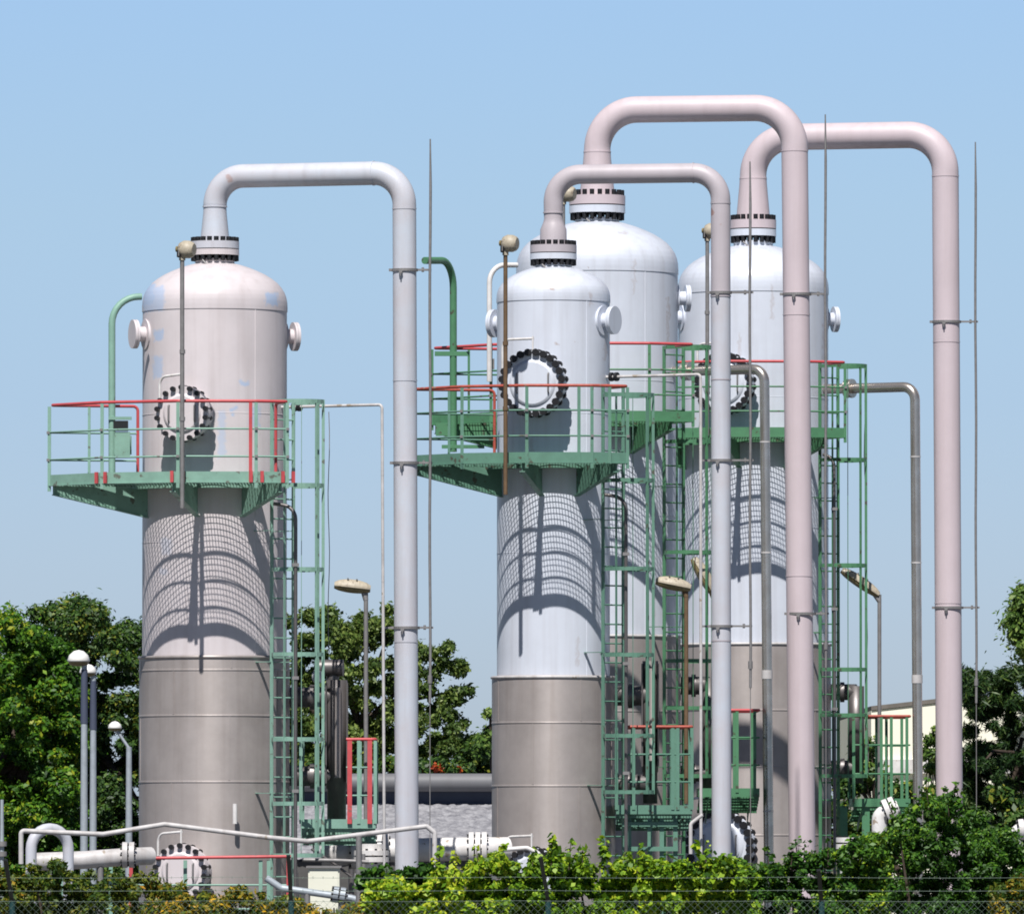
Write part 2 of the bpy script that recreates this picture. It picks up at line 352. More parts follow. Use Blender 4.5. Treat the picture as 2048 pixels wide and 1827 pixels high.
# ------------------------------------------------------------------ process columns
GAZ = {'c1': 'green'}
COLS = [
 dict(k=1, cx=427.5, D=149.0, R=1.10, m='pink', seam=614, top=521, clad=1307, seams=(1333, 1424, 1556), cr=1.145,
      seamfix=0, ring=(378, 475, 471, 516), neck=0.30, cone=(412, 466, 23, 28), hole=(825, 57, -17.5), hole2=(1735, 57, -17.5), nz=(668, -72, 108),
      lab='pinkish white vessel with pale blue paint patches and red topped railing, leftmost of the four columns'),
 dict(k=2, cx=1102.5, D=153.3, R=0.885, m='blue', seam=597, top=528, clad=1347, seams=(1438, 1564), cr=0.965,
      ring=(1053, 1146, 478, 525), neck=0.29, cone=(424, 476, 19, 27), hole=(765, 68, -15), hole2=(1745, 60, -15), nz=(641, -118, 62),
      lab='narrowest cool white vessel standing in front of the wider white vessel, with a large black bolted manhole'),
 dict(k=3, cx=1190.0, D=160.0, R=1.32, m='blue', seam=538, top=438, clad=1265, seams=(1415, 1560), cr=1.36,
      ring=(1129, 1241, 377, 434), neck=0.36, cone=(303, 372, 27, 34), hole=(765, 66, -19), hole2=(1690, 68, -19), nz=(593, -80, 98),
      lab='widest and tallest white vessel, half hidden behind the narrow white one'),
 dict(k=4, cx=1501.0, D=168.2, R=1.29, m='blue', seam=579, top=486, clad=1281, seams=(1413, 1526, 1662), cr=1.33,
      ring=(1459, 1551, 427, 480), neck=0.34, cone=(356, 420, 27, 33), hole=(765, 62, -19), hole2=(1683, 72, -21), nz=(634, -76, 104),
      lab='white vessel behind the two tall pale pipes, rightmost of the four columns'),
]
CB = {c['k']: c for c in COLS}
for c in COLS:
    c['s'] = FPX / c['D']; c['x'] = X(c['cx'], c['D'])
patch_world = [(298, 590, 26, 46, .95), (318, 672, 18, 22, .9), (318, 735, 20, 44, .75), (543, 600, 24, 26, .95), (489, 768, 20, 8, .9),
               (468, 820, 12, 10, .9), (468, 833, 9, 7, .9), (510, 835, 22, 42, .7), (446, 870, 14, 90, .6), (308, 600, 44, 50, .75),
               (335, 1090, 22, 34, .3), (330, 1140, 16, 12, .3)]
c1 = CB[1]
M['pinkpatch'] = mat('pinkish white paint with blue touch ups', (0.67, 0.615, 0.635), 0.42, var=0.06, scale=1.2, streak=0.22,
    patches=[(X(a, 149) - c1['x'], Z(b, 149), w_ / c1['s'], h_ / c1['s'], q) for a, b, w_, h_, q in patch_world], pcol=(0.42, 0.52, 0.70), stain=(4.0, 0.74, (0.45, 0.3, 0.22)))
M['bluestain'] = mat('cool white paint with chips', (0.66, 0.70, 0.79), 0.34, var=0.03, scale=1.0, streak=0.22, stain=(3.5, 0.745, (0.35, 0.25, 0.2)))

RUSTC = (0.33, 0.22, 0.16)
for k_, lst in ((2, [(1098, 582, 14, 5, .8), (1108, 690, 6, 5, .7), (1176, 600, 5, 26, .35), (1206, 690, 6, 60, .45), (1060, 900, 9, 50, .25), (1150, 1300, 5, 60, .25)]),
                (3, [(1262, 560, 4, 70, .3), (1330, 640, 5, 90, .4), (1300, 1200, 6, 60, .3), (1240, 470, 18, 5, .4)]),
                (4, [(1535, 610, 5, 70, .3), (1470, 700, 4, 60, .3), (1640, 690, 5, 80, .4), (1520, 1230, 6, 60, .3)])):
    cc_ = CB[k_]; M['shell%d' % k_] = mat('cool white paint with rust runs %d' % k_, (0.66, 0.70, 0.79), 0.34, var=0.05, scale=0.8 + .15 * k_, streak=0.24,
        stain=(3.0 + .4 * k_, 0.745, (0.35, 0.25, 0.2)), patches=[(X(a, cc_['D']) - cc_['x'], Z(b, cc_['D']), w_ / cc_['s'], h_ / cc_['s'], q) for a, b, w_, h_, q in lst], pcol=RUSTC)

def manhole(root, c, py, rpx, az, name='manhole', davit=True):
    D = c['D']; s = c['s']; a = R_(az); n = Vector((math.sin(a), -math.cos(a), 0)); t = Vector((math.cos(a), math.sin(a), 0))
    r = rpx / s; base = Vector((c['x'], D, Z(py, D - c['R'])))
    m = MB(); m.tube([base + n * (c['R'] - 0.25), base + n * (c['R'] + 0.30)], r * 0.80, 40)
    m.tube([base + n * (c['R'] + 0.26), base + n * (c['R'] + 0.33)], r * .95, 48)
    mh = m.build(name, M[c['m']], root)
    q = MB(); q.tube([base + n * (c['R'] + 0.335), base + n * (c['R'] + 0.40)], r * .95, 48)
    q.tube([base + n * (c['R'] + 0.40), base + n * (c['R'] + 0.415), base + n * (c['R'] + 0.43)], [r * 0.70, r * 0.68, r * 0.60], 40)
    cv = q.build('cover', M['bluestain'] if c['m'] == 'blue' else M['pink'], mh)
    h = MB()
    for sx in (-0.45, 0.5):
        p = base + n * (c['R'] + 0.40) + t * (r * sx)
        h.tube(fillet([p + Vector((0, 0, r * .28)), p + n * .06 + Vector((0, 0, r * .28)), p + n * .06 - Vector((0, 0, r * .28)), p - Vector((0, 0, r * .28))], .02, 3), 0.014, 6)
    h.build('cover_handle', M['galv'], mh)
    nb = 18 if c['k'] == 1 else 24; b0 = None
    for k in range(nb):
        an = 2 * math.pi * (k + .5) / nb
        p = base + n * (c['R'] + 0.40) + (t * math.cos(an) + Vector((0, 0, 1)) * math.sin(an)) * r * 0.90
        if b0 is None:
            b = MB(); rb = (0.125 if c['k'] == 1 else 0.15) * r
            b.tube([p - n * 0.16, p + n * 0.035], rb * 0.45, 8); b.tube([p + n * .0, p + n * 0.065], rb * .72, 8); b.tube([p - n * 0.20, p - n * 0.143], rb * .72, 8)
            b0 = b.build('bolt', M['black'], mh, loc=p); p0 = p
        else: copyto(b0, mh, p - p0)
    if davit:
        d = MB(); p = base + n * (c['R'] + 0.37) + Vector((0, 0, r)); l = base + n * (c['R'] + .12) - t * (r + .02) + Vector((0, 0, r * .2))
        d.tube(fillet([l, l + Vector((0, 0, r * 1.1)), p + Vector((0, 0, .16)) + t * 0.01], 0.14, 6), 0.021, 8)
        d.tube([p + Vector((0, 0, .20)), p + Vector((0, 0, -.02))], 0.016, 6)
        d.build('davit_arm', M['white'], mh)

def nozzle(root, c, py, az, r=0.22, L=0.19, pad=True):
    D = c['D']; a = R_(az); n = Vector((math.sin(a), -math.cos(a), 0)); base = Vector((c['x'], D, Z(py, D)))
    m = MB(); m.tube([base + n * (c['R'] - 0.1), base + n * (c['R'] + L - .04)], r * 0.52, 24)
    if pad:
        m.tube([base + n * (c['R'] - 0.02 - 0.03), base + n * (c['R'] + 0.012)], r * 1.05, 28)
    nz = m.build('nozzle', M[c['m']], root)
    f = MB(); f.tube([base + n * (c['R'] + L - 0.055), base + n * (c['R'] + L - .022)], r, 32); f.tube([base + n * (c['R'] + L - .018), base + n * (c['R'] + L + .02)], r, 32)
    f.build('blind_flange', M[c['m']], nz)

def column(c):
    D, s, R, cx = c['D'], c['s'], c['R'], c['x']
    root = thing('process_column', (cx, D, 0), c['lab'], 'column', 'steel process columns')
    zs, zt, zc = Z(c['seam'], D - R), Z(c['top'], D), Z(c['clad'], D - R)
    O = (cx, D, 0); paint = M['pinkpatch'] if c['k'] == 1 else M['shell%d' % c['k']]
    m = MB(); m.lathe(O, lp([(R, zc - 0.3), (R, zs - 0.015)], 10), 96)
    m.lathe(O, [(R, zs - .015), (R, zs + .01)], 96)
    for f in (0.33, 0.70):
        zz = zc + (zs - zc) * f; m.lathe(O, [(R - .002, zz - .012), (R + .006, zz), (R - .002, zz + .012)], 96)
    a = -0.62; m.box((cx + R * math.sin(.62) - .01, D - R * math.cos(.62) - .003, zc), (cx + R * math.sin(.62) + .008, D - R * math.cos(.62) + .02, zs))
    m.build('shell', paint, root)
    hd = zt - zs; pr = []
    HP = [(1.0, 0), (1.0, .10), (.995, .20), (.982, .29), (.957, .385), (.915, .48), (.86, .57), (.79, .65), (.70, .73), (.60, .80), (.48, .87), (.36, .925), (.24, .965), (.12, .99), (0.002, 1.0)]
    HX = np.array(HP); tt_ = np.linspace(0, len(HP) - 1, 43); pr = [((R + .009) * float(np.interp(t_, range(len(HP)), HX[:, 0])), zs + hd * float(np.interp(t_, range(len(HP)), HX[:, 1]))) for t_ in tt_]
    pr = [(R - .01, zs), (R + .009, zs)] + [(p_[0], p_[1] + .001) for p_ in pr]
    m = MB(); m.lathe(O, pr, 96)
    m.build('dished_head', paint, root)
    # cladding skirt
    cr = c['cr']; m = MB(); m.lathe(O, lp([(cr, 0), (cr, zc)], 12), 96); m.lathe(O, [(cr, zc), (cr - .03, zc + .005), (R - .01, zc + 0.03)], 96, False)
    cl = m.build('cladding', M['clad'], root)
    for py in c['seams']:
        z = Z(py, D - R); q = MB(); q.lathe(O, [(cr - .002, z - .012), (cr + .009, z - .011), (cr + .006, z + .008), (cr - .002, z + .014)], 96, False)
        q.build('seam_band', M['clad'], cl)
    q = MB(); q.lathe(O, [(cr + .001, zc - .03), (cr + .02, zc - .02), (cr + .02, zc + .012), (cr - .02, zc + .02)], 96); q.build('top_lip', M['offwhite'] if c['k'] != 1 else M['clad'], cl)
    # vertical lap joints of the sheets
    q = MB(); zz = [0] + sorted(Z(p, D - R) for p in c['seams']) + [zc - .03]
    for i in range(len(zz) - 1):
        for k in range(4):
            a = k * math.pi / 2 + i * 0.8 + c['k']; p = Vector((cx + cr * math.cos(a), D + cr * math.sin(a), 0)); tt = Vector((-math.sin(a), math.cos(a), 0)); nn = Vector((math.cos(a), math.sin(a), 0))
            q.obox(p + Vector((0, 0, (zz[i] + zz[i + 1]) / 2)), tt * 0.012, nn * 0.006, Vector((0, 0, (zz[i + 1] - zz[i]) / 2 - .02)))
    q.build('lap_joint', M['clad'], cl)
    # top flange pair
    xa, xb, ya, yb = c['ring']; fr = (xb - xa) / 2 / s; z1, z0 = Z(ya, D - fr), Z(yb, D - fr); hh = z1 - z0
    m = MB(); m.lathe(O, [(c['neck'], zt - .12), (c['neck'], z0 + .02)], 48)
    m.lathe(O, [(c['neck'], z0 + hh * .22), (fr, z0 + hh * .22), (fr, z0 + hh * .47), (c['neck'], z0 + hh * .47)], 56, False)
    fl = m.build('top_flange', M[c['m']], root)
    gk = MB(); gk.lathe(O, [(fr * .9, z0 + hh * .465), (fr * .985, z0 + hh * .465), (fr * .985, z0 + hh * .515), (fr * .9, z0 + hh * .515)], 56, False); gk.build('gasket', M['black'], fl)
    nb = 20; b0 = None
    for k in range(nb):
        a = 2 * math.pi * (k + .3) / nb; p = Vector((cx + fr * .89 * math.cos(a), D + fr * .89 * math.sin(a), z0))
        if b0 is None:
            b = MB(); b.tube([p + Vector((0, 0, -.01)), p + Vector((0, 0, hh * 1.0 + .005))], 0.018, 8)
            b.tube([p + Vector((0, 0, -.01)), p + Vector((0, 0, hh * .215))], 0.041, 6); b.tube([p + Vector((0, 0, hh * .835)), p + Vector((0, 0, hh * 1.02))], 0.043, 6)
            b0 = b.build('bolt', M['black'], fl, loc=p); p0 = p
        else: copyto(b0, fl, p - p0)
    # earthing lug and stain at the neck
    q = MB(); q.tube(fillet([(cx - .18, D - c['neck'] - .05, z0 - .01), (cx - .10, D - c['neck'] - .09, z0 - .09), (cx + .02, D - c['neck'] - .1, z0 - .11)], .03, 3), .014, 6); q.build('earthing_strap', M['galv'], fl)
    py, rp, az = c['hole']; manhole(root, c, py, rp, az)
    py, rp, az = c['hole2']; manhole(root, dict(c, R=cr), py, rp, az)
    nozzle(root, c, c['nz'][0], c['nz'][1]); nozzle(root, c, c['nz'][0], c['nz'][2])
    return root
for c in COLS: column(c)

# ------------------------------------------------------------------ overhead pipes (column top over and down to the ground)
def overhead(c, xr, ytop, bend, r1, r2, dY, matname, clamps, label, weld, xbot=None, split=None, rodx=None, extra=None):
    D, s = c['D'], c['s']; cx = c['x']
    root = thing('overhead_pipe', (X(xr, D - dY), D - dY, 0), label, 'pipe', 'overhead pipes of the columns')
    xa, xb, ya, yb = c['ring']; fr = (xb - xa) / 2 / s; z1, z0 = Z(ya, D - fr), Z(yb, D - fr); hh = z1 - z0
    zc = Z(ytop, D - dY / 2); R1 = r1 / s; R2 = r2 / s
    yk, yb_, ra, rb = c['cone']; zk = Z(yk, D); zl = z1 - hh * .17
    A = Vector((cx, D, zl)); B = Vector((cx, D, zc)); C = Vector((X(xr, D - dY), D - dY, zc)); E = Vector((X(xbot or xr, D - dY), D - dY, 0))
    m = MB(); path = fillet([Vector((cx, D, zk)), B, C, E], bend / s, 14)
    if split:
        zs_ = Z(split, D - dY); f_ = (path[-2].z - zs_) / (path[-2].z - path[-1].z); mid_ = path[-2].lerp(path[-1], f_)
        lw = MB(); lw.tube([mid_, path[-1]], R1, 32); lw.build('lower_run', M['bluepipe'], root); path = path[:-1] + [mid_]
    rr = [R1] * len(path)
    rr[0] = ra / s
    m.tube(path, rr, 32)
    # weld beads
    for f in weld:
        i = f; p = path[i]; q_ = (path[i] - path[i - 1]).normalized() if i > 0 else Vector((0, 0, 1))
        m.tube([p - q_ * .010, p + q_ * .010], R1 + .009, 32)
    m.build('pipe', M[matname], root)
    xt_, xb2 = X(xr, D - dY), X(xbot or xr, D - dY)
    for py in (ytop + bend + 4, ytop + 410, ytop + 930):
        z = Z(py, D - dY); f_ = (path[-2].z - z) / max(path[-2].z - 0.0, .1); w = MB(); xx = xt_ + (xb2 - xt_) * min(1, max(0, (zc - z) / zc))
        w.tube([(xx, D - dY, z - .009), (xx, D - dY, z + .009)], R1 + .006, 32, cap=False); w.build('weld_band', M['mauve'] if c['k'] == 2 else M[matname], root)
    q = MB(); q.lathe((cx, D, 0), ([(ra / s, zk), (ra / s * 1.02, zk - .1), (rb / s, zl + .10), (rb / s * 1.06, zl)] if c['k'] != 2 else [(ra / s, zk), (ra / s * .98, zk - .10), (ra / s * 1.12, zk - .17), (rb / s * .97, zk - .26), (rb / s, zl + .05), (rb / s * 1.03, zl)]), 40)
    q.lathe((cx, D, 0), [(rb / s, zl), (fr, zl), (fr, z0 + hh * .51), (rb / s, z0 + hh * .51)], 56, False)
    q.build('reducer_flange', M['bluepipe' if c['k'] == 1 else ('mauve' if c['k'] == 2 else 'pinkpipe')], root)
    for (py, w0, w1) in clamps:      # pipe clamps whose arms hold the rod on the right
        z = Z(py, D - dY); x = X(xr + ((xbot or xr) - xr) * (py - ytop) / 1300.0, D - dY); y = D - dY; k = MB()
        k.lathe((x, y, 0), [(R1 + .001, z - .02), (R1 + .022, z - .02), (R1 + .022, z + .02), (R1 + .001, z + .02)], 32, False)
        k.obox((x - R1 - .03 + 0.0, y - .02, z), (.03, 0, 0), (0, .03, 0), (0, 0, .02))
        if w1: k.box((x + R1 + .005, y - .025, z - .012), (X(w1, y) + .01, y + .025, z + .018)); k.tube([(X(w1, y) - .12, y, z - .03), (X(w1, y) - .12, y, z + .04)], .022, 6)
        if w0: k.box((X(w0, y) - .01, y - .02, z - .015), (x - R1 - .005, y + .02, z + .015))
        k.tube([(x - .06, y - R1 - .06, z - .03), (x - .06, y - R1 - .01, z - .03)], .03, 6); k.tube([(x - .06, y - R1 - .05, z - .10), (x - .06, y - R1 - .05, z)], .012, 5)
        k.build('pipe_clamp', M['galv'], root)
    return root
overhead(CB[1], 805, 348, 64, 23.5, 23, .9, 'bluepipe', [(538, None, 858), (922, None, 860), (1250, 762, 862)],
         'pale blue grey pipe arching off the leftmost column and down past its platform', (0, 16, 31), xbot=812)
CB[2]['R1'] = 19
overhead(CB[2], 1436, 346, 55, 19.5, 19, .5, 'mauve', [(583, None, 1500), (917, 1396, 1500), (1247, 1396, 1497)],
         'slim pipe with mauve top and pale blue lower run, arching off the narrowest column', (0, 16, 31), xbot=1437, split=590)
overhead(CB[3], 1583, 217, 80, 26.5, 26, .55, 'pinkpipe', [(586, None, 1645), (1222, None, 1650)],
         'tallest thick pale pink pipe arching highest of all against the sky', (0, 31), xbot=1600)
overhead(CB[4], 1884, 271, 76, 26.5, 26, .84, 'pinkpipe', [(641, None, 1948), (1210, None, 1950)],
         'thick pale pink pipe coming down at the far right of the plant', (0, 31), xbot=1892)

def rod(px, y0, y1, D, label, r=0.021):
    a = P(px, y0, D); z1 = Z(y1, D)
    root = thing('lightning_rod', (a.x, D, z1), label, 'lightning rod', 'lightning rods beside the pipes')
    m = MB(); n = 12
    m.tube([(a.x + math.sin(i * 1.3) * .006, D, z1 + (a.z - z1) * i / n) for i in range(n + 1)], [r] * n + [r * .5], 8)
    m.build('rod', M['galv'], root)
    b = MB(); b.tube([(a.x, D, z1 + .3), (a.x, D, z1 + .42)], r * 1.7, 8); b.build('coupling', M['galv'], root)
    k = MB(); k.tube([(a.x, D, 0.0), (a.x, D, z1 + .001)], .008, 6); k.build('earth_wire', M['galv'], root)
rod(857, 277, 1400, 148.0, 'long grey rod clamped beside the leftmost downpipe')
rod(1494, 322, 1370, 152.7, 'long grey rod clamped beside the slim pale blue downpipe')
rod(1644, 228, 1330, 159.2, 'long grey rod clamped to the tallest pink downpipe')
rod(1943, 283, 1400, 167.2, 'long grey rod standing furthest right beside the last pink downpipe')

# ------------------------------------------------------------------ small take-off pipes
def takeoff(c, px0, py, px1, y_bot, r, label, m, rods=0.0, dY=0.9, tape=()):
    D = c['D']; a = R_(62); y0 = D - c['R'] * .35
    A = Vector((c['x'] + c['R'] * .93, y0, Z(py, y0))); B = Vector((X(px1, y0 - dY), y0 - dY, Z(py, y0))); E = Vector((X(px1, y0 - dY) + rods, y0 - dY, max(0, Z(y_bot, y0 - dY)) if y_bot else 0))
    root = thing('takeoff_pipe', (B.x, B.y, 0), label, 'pipe')
    p = MB(); p.tube(fillet([A, B, E], r * 2.6, 7), r, 14); p.build('pipe', M[m], root)
    f = MB(); d = (B - A).normalized(); q = A + d * ((X(px0, y0) - A.x) / max(d.x, .1))
    for o in (0, .09):
        f.tube([q + d * o, q + d * (o + .045)], max(r * 1.9, .07), 16)
    f.build('flange', M['black'] if r < .05 else M[m], root)
    for t in (.12, .3, .5, .72): 
        b = MB(); v = B.lerp(E, t); b.tube([v, v + Vector((0, 0, .025))], r * 1.07, 14); b.build('pipe_joint', M['offwhite'] if r > .05 else M[m], root)
    for (tx, ty, tm) in tape:
        v = P(tx, ty, y0 - dY / 2 if tx < px1 - 20 else y0 - dY); q = MB()
        if tx < px1 - 20:
            t = (v.x - A.x) / (B.x - A.x); v = A.lerp(B, t); q.tube([v - d * .06, v + d * .06], r * 1.04, 14)
        else:
            v = Vector((B.x + rods * .5, B.y, v.z)); q.tube([v - Vector((0, 0, .07)), v + Vector((0, 0, .07))], r * 1.10, 14)
        q.build('marker_tape', M[tm], root)
takeoff(CB[1], 584, 811, 761, None, .023, 'thin white pipe leaving the leftmost column above its ladder and dropping beside the downpipe', 'offwhite', .05)
takeoff(CB[2], 1216, 751, 1396, None, .024, 'thin white pipe leaving the narrowest column and dropping left of the slim downpipe', 'offwhite', .0)
takeoff(CB[3], 1362, 740, 1523, None, .082, 'stainless steel pipe dropping between the slim blue and the tallest pink downpipes', 'steel', .08, tape=((1528, 1343, 'offwhite'),))
takeoff(CB[4], 1685, 775, 1823, None, .086, 'stainless steel pipe dropping just left of the rightmost pink downpipe', 'steel', .06, tape=((1826, 1352, 'offwhite'),))

# ------------------------------------------------------------------ platforms
def platform(c, rail_y, mids, deck_y, Rp, azs, gm, railm, label, posts_extra=(), group='round platforms near the column tops'):
    D, R, cx = c['D'], c['R'], c['x']; De = D - Rp * .95
    zr, zd = Z(rail_y, De), Z(deck_y, De); zm = [Z(y, De) for y in mids]
    root = thing('access_platform', (cx, D, zd), label, 'platform', group)
    V = [Vector((cx + Rp * math.sin(R_(a)), D - Rp * math.cos(R_(a)), 0)) for a in azs]
    ins = [R_(azs[0] + 6), R_(azs[-1] + 8)]
    rearL = Vector((cx - R * 1.02 - .02, D - R * .55 - .15, 0)); rearR = Vector((cx + (R + .05) * math.sin(ins[1]), D - (R + .05) * math.cos(ins[1]), 0))
    poly = [rearL] + V + [rearR]
    def up(v, z): return Vector((v.x, v.y, z))
    # grating
    def spans(axis, cst):
        hits = []; n = len(poly); ax, ay = (0, 1) if axis == 'x' else (1, 0)
        P2 = poly + [Vector((cx, D, 0))]
        n = len(P2)
        for i in range(n):
            a, b = P2[i], P2[(i + 1) % n]
            if (a[ax] - cst) * (b[ax] - cst) < 0:
                t = (cst - a[ax]) / (b[ax] - a[ax]); hits.append(a[ay] + (b[ay] - a[ay]) * t)
        hits.sort(); out = []
        cc = (cx, D)
        for i in range(0, len(hits) - 1, 2):
            lo, hi = hits[i], hits[i + 1]
            dd = abs(cst - cc[ax])
            if dd < R + .03:
                h = math.sqrt((R + .03) ** 2 - dd * dd); c0, c1_ = cc[ay] - h, cc[ay] + h
                for (p, q) in ((lo, min(hi, c0)), (max(lo, c1_), hi)):
                    if q - p > .03: out.append((p, q))
            else: out.append((lo, hi))
        return out
    G = MB(); st = .05
    x = cx - Rp + .01
    while x < cx + Rp:
        for (p, q) in spans('x', x): G.box((x - .003, p, zd - .042), (x + .003, q, zd))
        x += .045
    y = D - Rp + .012
    while y < D + .5:
        for (p, q) in spans('y', y): G.box((p, y - .0025, zd - .012), (q, y + .0025, zd - .002))
        y += .062
    G.build('deck_grating', M[gm], root)
    # solid plate ring next to the shell
    K = MB(); a0, a1 = R_(azs[0] - 2), R_(azs[-1] + 6); n = 28; vs = []
    for i in range(n + 1):
        a = a0 + (a1 - a0) * i / n
        for (rr, zz) in ((R + .012, zd + .004), (R + .27, zd + .004), (R + .27, zd - .07), (R + .012, zd - .07)):
            vs.append((cx + rr * math.sin(a), D - rr * math.cos(a), zz))
    fs = []
    for i in range(n):
        for j in range(4): fs.append((i * 4 + j, i * 4 + (j + 1) % 4, i * 4 + 4 + (j + 1) % 4, i * 4 + 4 + j))
    fs += [(0, 3, 2, 1), (n * 4, n * 4 + 1, n * 4 + 2, n * 4 + 3)]
    K.add(vs, fs); K.build('inner_plate', M[gm], root)
    tb = MB(); edge = [rearL] + V + [rearR]
    for a, b in zip(edge[:-1], edge[1:]):
        d = (b - a).normalized() * .004
        tb.bar(up(a - d, zd + .045), up(b + d, zd + .045), .010, .165)
        tb.bar(up(a - d, zd - .035), up(b + d, zd - .035), .05, .012)
    tb.build('toe_board', M[gm], root)
    # intermediate deck beams
    # rails
    rear_in = rearL
    tr = MB(); tr.tube(fillet([up(rearL, zd + .15), up(rearL, zr)] + [up(v, zr) for v in V] + ([up(V[-1] + (rearR - V[-1]) * .35, zr), up(V[-1] + (rearR - V[-1]) * .35, zd + .05)] if c['k'] == 1 else [up(V[-1] + (rearR - V[-1]) * .4, zr)]), .07, 4), .024, 10)
    tr.build('top_rail', M[railm], root)
    for z in zm:
        q = MB(); q.tube([up(rearL, z)] + [up(v, z) for v in V], .015, 8); q.build('mid_rail', M[gm], root)
    for i, v in enumerate(V):
        pm = MB(); pm.bar(up(v, zd - .12), up(v, zr - .02), .05, .045, up=(0, -1, 0)); pm.build('post', M[gm], root)
        if c['k'] == 1 and i > 0:
            nn = (v - Vector((cx, D, 0))).normalized(); t = Vector((-nn.y, nn.x, 0))
            for sgn in (-1, 1): f = MB(); f.obox(up(v, zd + .05) + nn * .03 + t * .085 * sgn, t * .025, nn * .015, (0, 0, .085)); f.build('post_bracket', M['red'], root)
    for (fa, fb, mm) in posts_extra:     # extra posts part way along an edge
        v = V[fa].lerp(V[fa + 1], fb); pm = MB(); pm.bar(up(v, zd - .05), up(v, zr - .02), .05, .045, up=(0, -1, 0)); pm.build('post', M[mm], root)
    k0 = None
    for v in V:
        for z in zm:
            nn = (v - Vector((cx, D, 0))).normalized(); p = up(v, z) + nn * .02
            if k0 is None:
                f = MB(); f.obox(p, (.022, 0, 0), (0, .03, 0), (0, 0, .02)); k0 = f.build('rail_clamp', M['galv'], root, loc=p); pk = p
            else: copyto(k0, root, p - pk)
    mid = rearL.lerp(V[0], .55); pm = MB(); pm.bar(up(mid, zd - .02), up(mid, zr - .02), .04, .04, up=(0, -1, 0)); pm.build('post', M[gm], root)
    # radial bracket plates below the deck
    for i, a in enumerate((azs[0], -12, 24)):
        n = Vector((math.sin(R_(a)), -math.cos(R_(a)), 0)); t = Vector((n.y, -n.x, 0)) * .007; cc = Vector((cx, D, 0))
        p0, p1 = cc + n * (R - .01), cc + n * (Rp - .06); q = MB()
        pr = [up(p0, zd - .035), up(p1, zd - .035), up(p1, zd - .17), up(p0, zd - .50)]
        q.add([v + t for v in pr] + [v - t for v in pr], [(0, 1, 2, 3), (7, 6, 5, 4), (0, 4, 5, 1), (1, 5, 6, 2), (2, 6, 7, 3), (3, 7, 4, 0)])
        d = (pr[2] - pr[3]).normalized(); q.bar(pr[3], pr[2], .09, .012)
        q.build('bracket_plate', M[gm], root)
    return root, V, zd, zr
AZ = [-66, -36, -10, 16, 31]
pl1 = platform(CB[1], 799, (854, 909), 956, 2.70, [-66, -37, -10, 15, 25.5], 'green', 'red', 'pale green round platform with bright red top rail on the leftmost column', ((2, .93, 'red'),))
pl2 = platform(CB[2], 768, (817, 868), 917, 2.42, [-66, -36, -10, 14, 28], 'green2', 'red2', 'green round platform with faded red rail on the narrowest column', ((2, .8, 'green2'), (3, .5, 'green2')))
pl3 = platform(CB[3], 684, (736, 786), 834, 2.95, AZ, 'green3', 'red', 'fresh green round platform on the widest column, partly behind the narrow one')
pl4 = platform(CB[4], 720, (770, 819), 866, 2.90, AZ, 'green3', 'red', 'fresh green round platform on the rightmost column, behind two tall pipes')

# ------------------------------------------------------------------ caged ladders
def ladder(c, rho, hoops, top_y, gm, label, az=45, hook=True, bot_cage=None):
    D = c['D']; a = R_(az); n = Vector((math.sin(a), -math.cos(a), 0)); t = Vector((math.cos(a), math.sin(a), 0))
    o = Vector((c['x'], D, 0)) + n * rho; y = o.y
    zt = Z(top_y, y)
    root = thing('caged_ladder', (o.x, o.y, 0), label, 'ladder', 'caged ladders up the columns')
    def pt(u, w, z): return o + t * u + n * w + Vector((0, 0, z))
    for sg in (-1, 1):
        m = MB(); m.bar(pt(.225 * sg, 0, 0), pt(.225 * sg, 0, zt), .014, .065, up=n); m.build('side_rail', M[gm], root)
    z = .3; r0 = None; k = 0
    while z < zt - .1:
        if r0 is None:
            m = MB(); m.tube([pt(-.22, 0, z), pt(.22, 0, z)], .0125, 8); r0 = m.build('rung', M[gm], root)
        else: copyto(r0, root, (0, 0, z - .3))
        z += .3; k += 1
    hz = [Z(hy, y - .3) for hy in hoops]
    prof = [(-.225, 0.0)] + [(-.36 * math.cos(b), .36 + .36 * math.sin(b)) for b in [R_(x) for x in range(-35, 216, 14)]] + [(.225, 0.0)]
    prof = [(-.225, 0), (-.35, .17)] + [(-.36 * math.cos(b), .38 + .36 * math.sin(b)) for b in [R_(x) for x in range(0, 181, 15)]] + [(.35, .17), (.225, 0)]
    h0 = None
    for z in hz:
        if h0 is None:
            m = MB()
            for p, q in zip(prof[:-1], prof[1:]): m.bar(pt(p[0], p[1], z), pt(q[0], q[1], z), .008, .06)
            h0 = m.build('cage_hoop', M[gm], root); z0 = z
        else: copyto(h0, root, (0, 0, z - z0))
    zb = min(hz); ztp = max(hz)
    for ang in (5, 50, 90, 130, 175):
        b = R_(ang); u, w = -.352 * math.cos(b), .38 + .352 * math.sin(b)
        m = MB(); m.bar(pt(u, w, zb - .03), pt(u, w, ztp + .03), .008, .045, up=(t * math.cos(b + math.pi / 2) * -1 + n * math.sin(b)).normalized() if False else Vector((-t.x * math.cos(b), -t.y * math.cos(b), 0)) + n * math.sin(b))
        m.build('cage_bar', M[gm], root)
    # stand-off brackets to the column
    for f in (.12, .34, .56, .78):
        z = zt * f; m = MB()
        for sg in (-1, 1): m.bar(pt(.225 * sg, 0, z), pt(.225 * sg * .8, -(rho - c['R'] * .985), z), .05, .012)
        m.build('wall_bracket', M[gm], root)
    return root
ladder(CB[1], 1.50, (800, 967, 1134, 1303, 1472, 1600, 1703), 796, 'green', 'pale green caged ladder on the right of the leftmost column')
ladder(CB[2], 1.31, (787, 957, 1133, 1304, 1465, 1577), 770, 'green2', 'green caged ladder on the right of the narrowest column')
